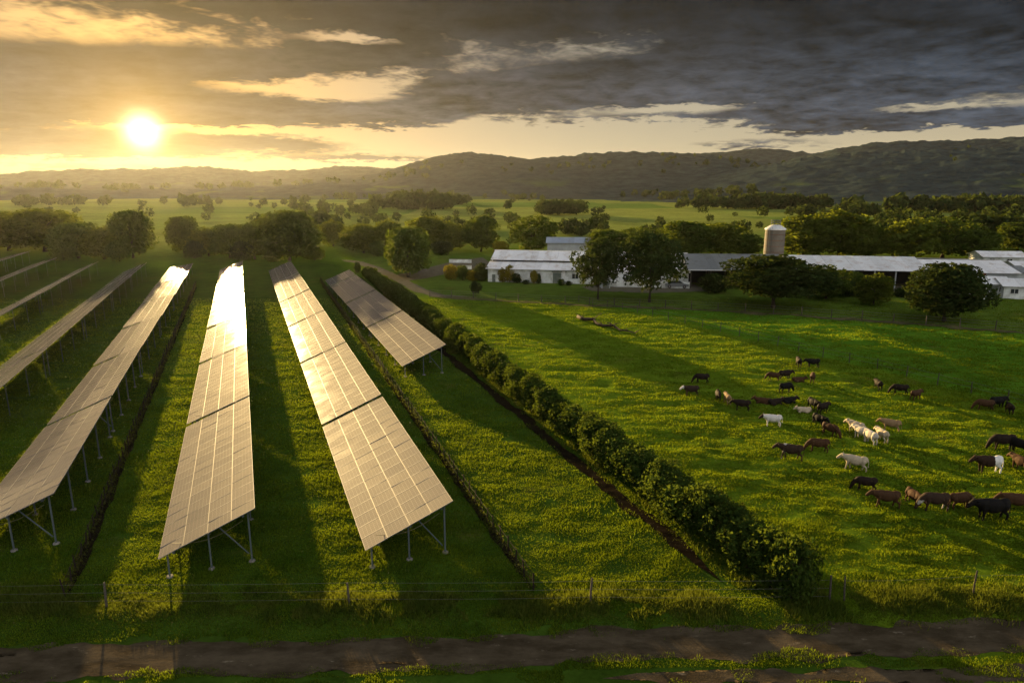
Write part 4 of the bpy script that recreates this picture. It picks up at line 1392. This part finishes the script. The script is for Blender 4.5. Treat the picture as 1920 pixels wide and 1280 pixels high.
vehicle(1738, 541, 8, PAINT_R, 'dark red car half hidden behind the dark round tree')
vehicle(1836, 562, 80, PAINT_W, 'white car parked in front of the grey cottage', k=0.9)
def trough(px, base, wpx, label):
    a = G(px, base)
    L = wpx / FPX * math.hypot(a[0], a[1])
    e = empty('yard_wall', (a[0], a[1], 0), R(-6), label, 'wall')
    MB().box(0, L, 0, 0.3, -0.1, 0.75).build('blockwork', W_WHITE, e)
    MB().box(-0.04, L + 0.04, -0.04, 0.34, 0.753, 0.83).build('coping', CONC, e)
trough(866, 505, 18, 'short low white wall in the gravel yard')
trough(842, 493, 42, 'long low pale wall at the back of the gravel yard')

# ------------------------------------------------------------------ cattle
def cow_mesh(pose):
    """one continuous body: soft volumes fused by a voxel remesh.  Faces +X."""
    V, F = [], []
    def ball(c, r, q=10):
        rr = r if isinstance(r, tuple) else (r, r, r)
        nu, nv = q + 2, q
        th = np.linspace(0, math.pi, nv + 1)
        ph = np.linspace(0, 2 * math.pi, nu, endpoint=False)
        t, p = np.meshgrid(th, ph, indexing='ij')
        v = np.stack([np.sin(t) * np.cos(p) * rr[0] + c[0], np.sin(t) * np.sin(p) * rr[1] + c[1], np.cos(t) * rr[2] + c[2]], -1).reshape(-1, 3)
        i = np.arange((nv + 1) * nu).reshape(nv + 1, nu)
        j = np.roll(i, -1, axis=1)
        f = np.stack([i[:-1], i[1:], j[1:], j[:-1]], -1).reshape(-1, 4)
        F.append(f + sum(len(k) for k in V))
        V.append(v)
    def limb(chain):
        for (a, ra), (b, rb) in zip(chain[:-1], chain[1:]):
            a, b = Vector(a), Vector(b)
            n = max(2, int((b - a).length / (min(ra, rb) * 0.55)) + 1)
            for i in range(n + 1):
                t = i / n
                ball(a.lerp(b, t), ra + (rb - ra) * t, 7)
    lie = pose == 'lying'
    dz = -0.58 if lie else 0.0
    ball((0.0, 0, 0.98 + dz), (0.80, 0.39, 0.43))
    ball((0.02, 0, 0.86 + dz), (0.58, 0.40, 0.36))
    ball((0.55, 0, 1.02 + dz), (0.36, 0.30, 0.40))
    ball((-0.58, 0, 1.08 + dz), (0.36, 0.30, 0.34))
    ball((0.42, 0, 1.28 + dz), (0.42, 0.15, 0.16))
    ball((-0.62, 0, 1.30 + dz), (0.30, 0.17, 0.14))
    if pose == 'graze':
        nk = [((0.68, 0, 1.10), 0.30), ((0.98, 0, 0.88), 0.235), ((1.16, 0, 0.62), 0.18)]
        hd = [((1.16, 0, 0.60), 0.18), ((1.26, 0, 0.38), 0.145), ((1.34, 0, 0.16), 0.11)]
        er, up = (1.14, 0.66), (-0.08, 0.06)
    else:
        h = (1.34 if lie else 1.20) + dz
        nk = [((0.66, 0, 1.10 + dz), 0.31), ((0.92, 0, 1.14 + dz), 0.25), ((1.12, 0, h), 0.19)]
        hd = [((1.12, 0, h + 0.02), 0.185), ((1.30, 0, h - 0.12), 0.15), ((1.46, 0, h - 0.28), 0.115)]
        er, up = (1.08, h + 0.11), (-0.05, 0.06)
    limb(nk)
    limb(hd)
    for s in (-1, 1):
        limb([((er[0], s * 0.12, er[1]), 0.05), ((er[0] + up[0], s * 0.30, er[1] + up[1] * 0.3), 0.038)])
        limb([((er[0] + 0.02, s * 0.07, er[1] + 0.06), 0.034), ((er[0] + up[0], s * 0.15, er[1] + 0.20), 0.028)])
    st = {'walk': (0.17, -0.17, -0.16, 0.18), 'stand': (0.02, -0.03, -0.05, 0.05), 'graze': (0.12, -0.10, -0.05, 0.08)}.get(pose, (0, 0, 0, 0))
    if lie:
        for s in (-1, 1):
            limb([((0.55, s * 0.25, 0.30), 0.13), ((0.85, s * 0.30, 0.14), 0.08), ((0.60, s * 0.36, 0.07), 0.06)])
            limb([((-0.55, s * 0.30, 0.32), 0.20), ((-0.15, s * 0.42, 0.18), 0.11), ((-0.50, s * 0.46, 0.08), 0.06)])
    else:
        for s, k in ((1, 0), (-1, 1)):
            d = st[k]
            limb([((0.56, s * 0.18, 0.88), 0.15), ((0.58 + d * 0.45, s * 0.19, 0.50), 0.088), ((0.57 + d * 0.8, s * 0.19, 0.28), 0.062), ((0.58 + d, s * 0.19, 0.05), 0.068)])
            d = st[k + 2]
            limb([((-0.62, s * 0.18, 0.98), 0.21), ((-0.52 + d * 0.3, s * 0.20, 0.68), 0.13), ((-0.76 + d * 0.7, s * 0.19, 0.46), 0.075), ((-0.72 + d, s * 0.19, 0.05), 0.066)])
        ball((-0.32, 0, 0.66), (0.17, 0.13, 0.12))
    limb([((-0.90, 0, 1.26 + dz), 0.055), ((-1.0, 0.02, 0.95 + dz), 0.036), ((-1.0, 0.03, max(0.12, 0.62 + dz)), 0.036), ((-1.0, 0.03, max(0.06, 0.50 + dz)), 0.055)])
    me = mesh_np('cow_tmp', np.concatenate(V), np.concatenate(F))
    o = bpy.data.objects.new('cow_tmp', me)
    COL.objects.link(o)
    r = o.modifiers.new('remesh', 'REMESH')
    r.mode = 'VOXEL'
    r.voxel_size = 0.034
    r.use_smooth_shade = True
    sm = o.modifiers.new('smooth', 'SMOOTH')
    sm.iterations = 5
    sm.factor = 0.5
    bpy.context.view_layer.update()
    dg = bpy.context.evaluated_depsgraph_get()
    out = bpy.data.meshes.new_from_object(o.evaluated_get(dg))
    out.name = 'cow'
    bpy.data.objects.remove(o)
    bpy.data.meshes.remove(me)
    return out
def hide(name, base, patch=None, lo=0.5, rump=None, head=None, scale=1.6):
    m, nt, bs = new_mat(name)
    oc = coords(nt)
    x, y, z = separate(nt, oc)
    info = X(nt, nt.nodes.new('ShaderNodeObjectInfo').outputs['Random'])
    off = combine(nt, info * 30.0, info * 17.0, 0.0)
    vec = addc(nt, oc, off)
    n = noise(nt, vec, scale, 2.0, 0.4)
    fine = noise(nt, oc, 12.0, 4.0, 0.7)
    c = mixc(nt, fine.ramp(0.3, 0.7), tuple(v * 0.7 for v in base), base)
    if patch:
        c = mixc(nt, n.ramp(lo - 0.015, lo + 0.015), c, patch)
    if rump:
        c = mixc(nt, (x * -1.0 + (n - 0.5) * 0.5).ramp(0.22, 0.26), c, rump)
    if head:
        c = mixc(nt, (x + (n - 0.5) * 0.3).ramp(1.02, 1.08), c, head)
    setc(nt, bs, 'Base Color', c)
    bs.inputs['Roughness'].default_value = 0.75
    bs.inputs['Specular IOR Level'].default_value = 0.08
    return m
HIDE = {
    'black': hide('hide_black', (0.009, 0.008, 0.007)),
    'dark': hide('hide_dark_brown', (0.020, 0.013, 0.009)),
    'brown': hide('hide_brown', (0.060, 0.030, 0.014)),
    'tan': hide('hide_tan', (0.26, 0.17, 0.085)),
    'cream': hide('hide_cream', (0.46, 0.38, 0.26)),
    'white': hide('hide_white', (0.56, 0.50, 0.40)),
    'rump': hide('hide_white_rump', (0.032, 0.018, 0.011), rump=(0.62, 0.60, 0.55)),
    'dhead': hide('hide_dark_head', (0.62, 0.58, 0.52), head=(0.03, 0.02, 0.015)),
    'whead': hide('hide_white_head', (0.032, 0.020, 0.014), head=(0.60, 0.56, 0.50)),
    'roan': hide('hide_patched', (0.040, 0.024, 0.015), (0.35, 0.32, 0.27), 0.62),
}
COWM = {p: cow_mesh(p) for p in ('stand', 'walk', 'graze', 'lying')}
for m in COWM.values():
    m.materials.clear()
    m.materials.append(HIDE['dark'])
# photo x, feet y, heading (degrees, 0 = to the right, 180 = to the left, -90 = toward the viewer), coat, pose, size, label
COWS = [
    (1497, 687, 80, 'dark', 'stand', 1.0, 'dark cow seen end on at the top of the herd beside the black pair'),
    (1524, 688, 175, 'black', 'stand', 1.0, 'black cow side on at the very top of the herd'),
    (1450, 713, 150, 'brown', 'graze', 0.85, 'small brown cow half behind the dark cow near the top of the herd'),
    (1471, 710, 10, 'dark', 'stand', 1.0, 'dark cow facing away along the slope below the topmost pair'),
    (1523, 715, 65, 'brown', 'graze', 0.95, 'brown grazing cow just below the topmost black cow'),
    (1316, 717, 170, 'dark', 'graze', 1.0, 'dark grazing cow highest on the hedge side of the herd'),
    (1296, 741, 180, 'whead', 'stand', 1.0, 'dark cow with a pale head, first on the hedge side'),
    (1472, 736, 20, 'black', 'graze', 1.0, 'black grazing cow alone in the upper middle of the herd'),
    (1496, 716, 0, 'brown', 'lying', 0.9, 'brown cow lying down between dark cows near the top'),
    (1346, 750, -100, 'dark', 'stand', 0.95, 'dark cow seen end on next to the pale headed cow'),
    (1363, 758, 90, 'tan', 'stand', 0.95, 'sunlit tan cow seen end on beside the thickset dark one'),
    (1391, 768, 165, 'dark', 'stand', 1.0, 'thickset dark brown cow beside the sunlit tan one'),
    (1432, 757, 160, 'brown', 'lying', 1.0, 'brown cow lying down in the middle of the herd'),
    (1452, 759, 15, 'dark', 'lying', 1.0, 'dark cow lying back to back with a brown one mid herd'),
    (1477, 756, 10, 'black', 'lying', 1.0, 'black cow lying below the lone black grazer'),
    (1524, 766, -80, 'black', 'stand', 1.0, 'black cow facing the viewer at the head of the dark string'),
    (1542, 773, 30, 'dark', 'stand', 0.95, 'dark cow second in the dark string in mid pasture'),
    (1508, 771, 175, 'cream', 'lying', 0.85, 'pale calf lying beside the dark string of cows'),
    (1535, 796, -70, 'black', 'stand', 1.0, 'black cow third in the dark string facing down the slope'),
    (1555, 816, -60, 'brown', 'graze', 1.0, 'brown cow at the lower end of the dark string'),
    (1448, 801, 170, 'dhead', 'stand', 1.0, 'white cow with a dark head in the middle of the pasture'),
    (1482, 861, 160, 'roan', 'walk', 1.15, 'brown and grey patched cow walking, tallest in mid pasture'),
    (1534, 846, 170, 'brown', 'graze', 1.05, 'brown cow grazing beside the patched walking cow'),
    (1646, 729, 85, 'dark', 'stand', 0.95, 'dark cow seen end on, first of the three by the thin fence'),
    (1687, 740, 160, 'dark', 'graze', 1.0, 'dark cow in the middle of the three by the thin fence'),
    (1716, 748, 25, 'brown', 'stand', 0.95, 'brown cow last of the three by the thin fence'),
    (1604, 812, 120, 'cream', 'stand', 1.0, 'cream cow at the back of the pale huddle'),
    (1614, 822, 110, 'white', 'stand', 1.0, 'white cow second in the pale huddle'),
    (1631, 830, 100, 'white', 'stand', 1.05, 'white cow at the front of the pale huddle, tail to the viewer'),
    (1653, 825, 95, 'cream', 'stand', 1.0, 'cream cow on the outer side of the pale huddle'),
    (1670, 805, 150, 'tan', 'stand', 1.0, 'tan cow standing behind the pale huddle'),
    (1603, 878, 150, 'cream', 'walk', 1.1, 'big pale cow walking alone below the pale huddle'),
    (1623, 915, 165, 'dark', 'graze', 0.95, 'dark brown cow with head down at the start of the front line'),
    (1661, 948, 170, 'brown', 'walk', 1.1, 'brown cow with sunlit flank walking in the front line'),
    (1712, 943, -85, 'brown', 'stand', 1.0, 'orange brown cow seen end on in the front line'),
    (1752, 956, 175, 'roan', 'graze', 1.15, 'patched brown cow grazing in the middle of the front line'),
    (1797, 952, 10, 'brown', 'graze', 1.05, 'brown cow grazing just before the big black cow'),
    (1858, 972, 180, 'black', 'stand', 1.4, 'big black cow, largest in the pasture'),
    (1905, 957, 170, 'brown', 'stand', 1.2, 'brown cow behind the tail of the big black cow'),
    (1852, 887, 178, 'rump', 'stand', 1.25, 'dark cow with a white rump at the pasture side of the frame'),
    (1880, 842, 175, 'dark', 'graze', 1.2, 'dark brown cow grazing above the white rumped one'),
    (1908, 848, 120, 'black', 'stand', 1.1, 'black cow cut by the picture edge beside the dark grazer'),
    (1868, 764, 10, 'black', 'stand', 1.1, 'black cow of the upper trio at the picture edge'),
    (1846, 767, 160, 'brown', 'graze', 1.0, 'brown grazing cow of the upper trio near the picture edge'),
    (1892, 774, 70, 'dark', 'graze', 0.95, 'small dark cow of the upper trio nearest the picture edge'),
    (1914, 880, 100, 'brown', 'stand', 1.1, 'brown cow at the picture edge behind the white rumped one'),
    (1617, 562, 80, 'black', 'stand', 0.9, 'black calf standing on the farm lawn under the small green tree'),
]
for k, (px, fy, head, coat, pose, size, lab) in enumerate(COWS):
    b = G(px, fy)
    x, y = float(b[0]), float(b[1])
    ca, sa = math.cos(R(head)) * 0.5, math.sin(R(head)) * 0.5
    z = min(gz(x + ca, y + sa), gz(x - ca, y - sa), gz(x, y))
    o = obj('cow', COWM[pose], None, (x, y, z + 0.02), (0, 0, R(head)), (size * 0.60, size * 0.60, size * 0.58))
    o.material_slots[0].link = 'OBJECT'
    o.material_slots[0].material = HIDE[coat]
    tag(o, lab, 'cow', 'cattle grazing in the pasture')

# ------------------------------------------------------------------ haze over the whole valley
def haze():
    m = bpy.data.materials.new('haze')
    m.use_nodes = True
    nt = m.node_tree
    for n in list(nt.nodes):
        nt.nodes.remove(n)
    out = nt.nodes.new('ShaderNodeOutputMaterial')
    pv = nt.nodes.new('ShaderNodeVolumePrincipled')
    pv.inputs['Color'].default_value = (0.93, 0.92, 0.88, 1)
    pv.inputs['Density'].default_value = HAZE_DENSITY
    pv.inputs['Anisotropy'].default_value = HAZE_G
    nt.links.new(pv.outputs[0], out.inputs['Volume'])
    o = MB().box(-2700, 2700, -500, 2700, -2.5, 99).build('haze', m)
    o['kind'] = 'stuff'
    tag(o, 'golden evening haze filling the whole valley', 'haze')
HAZE_DENSITY, HAZE_G = 2.2e-5, 0.66
haze()
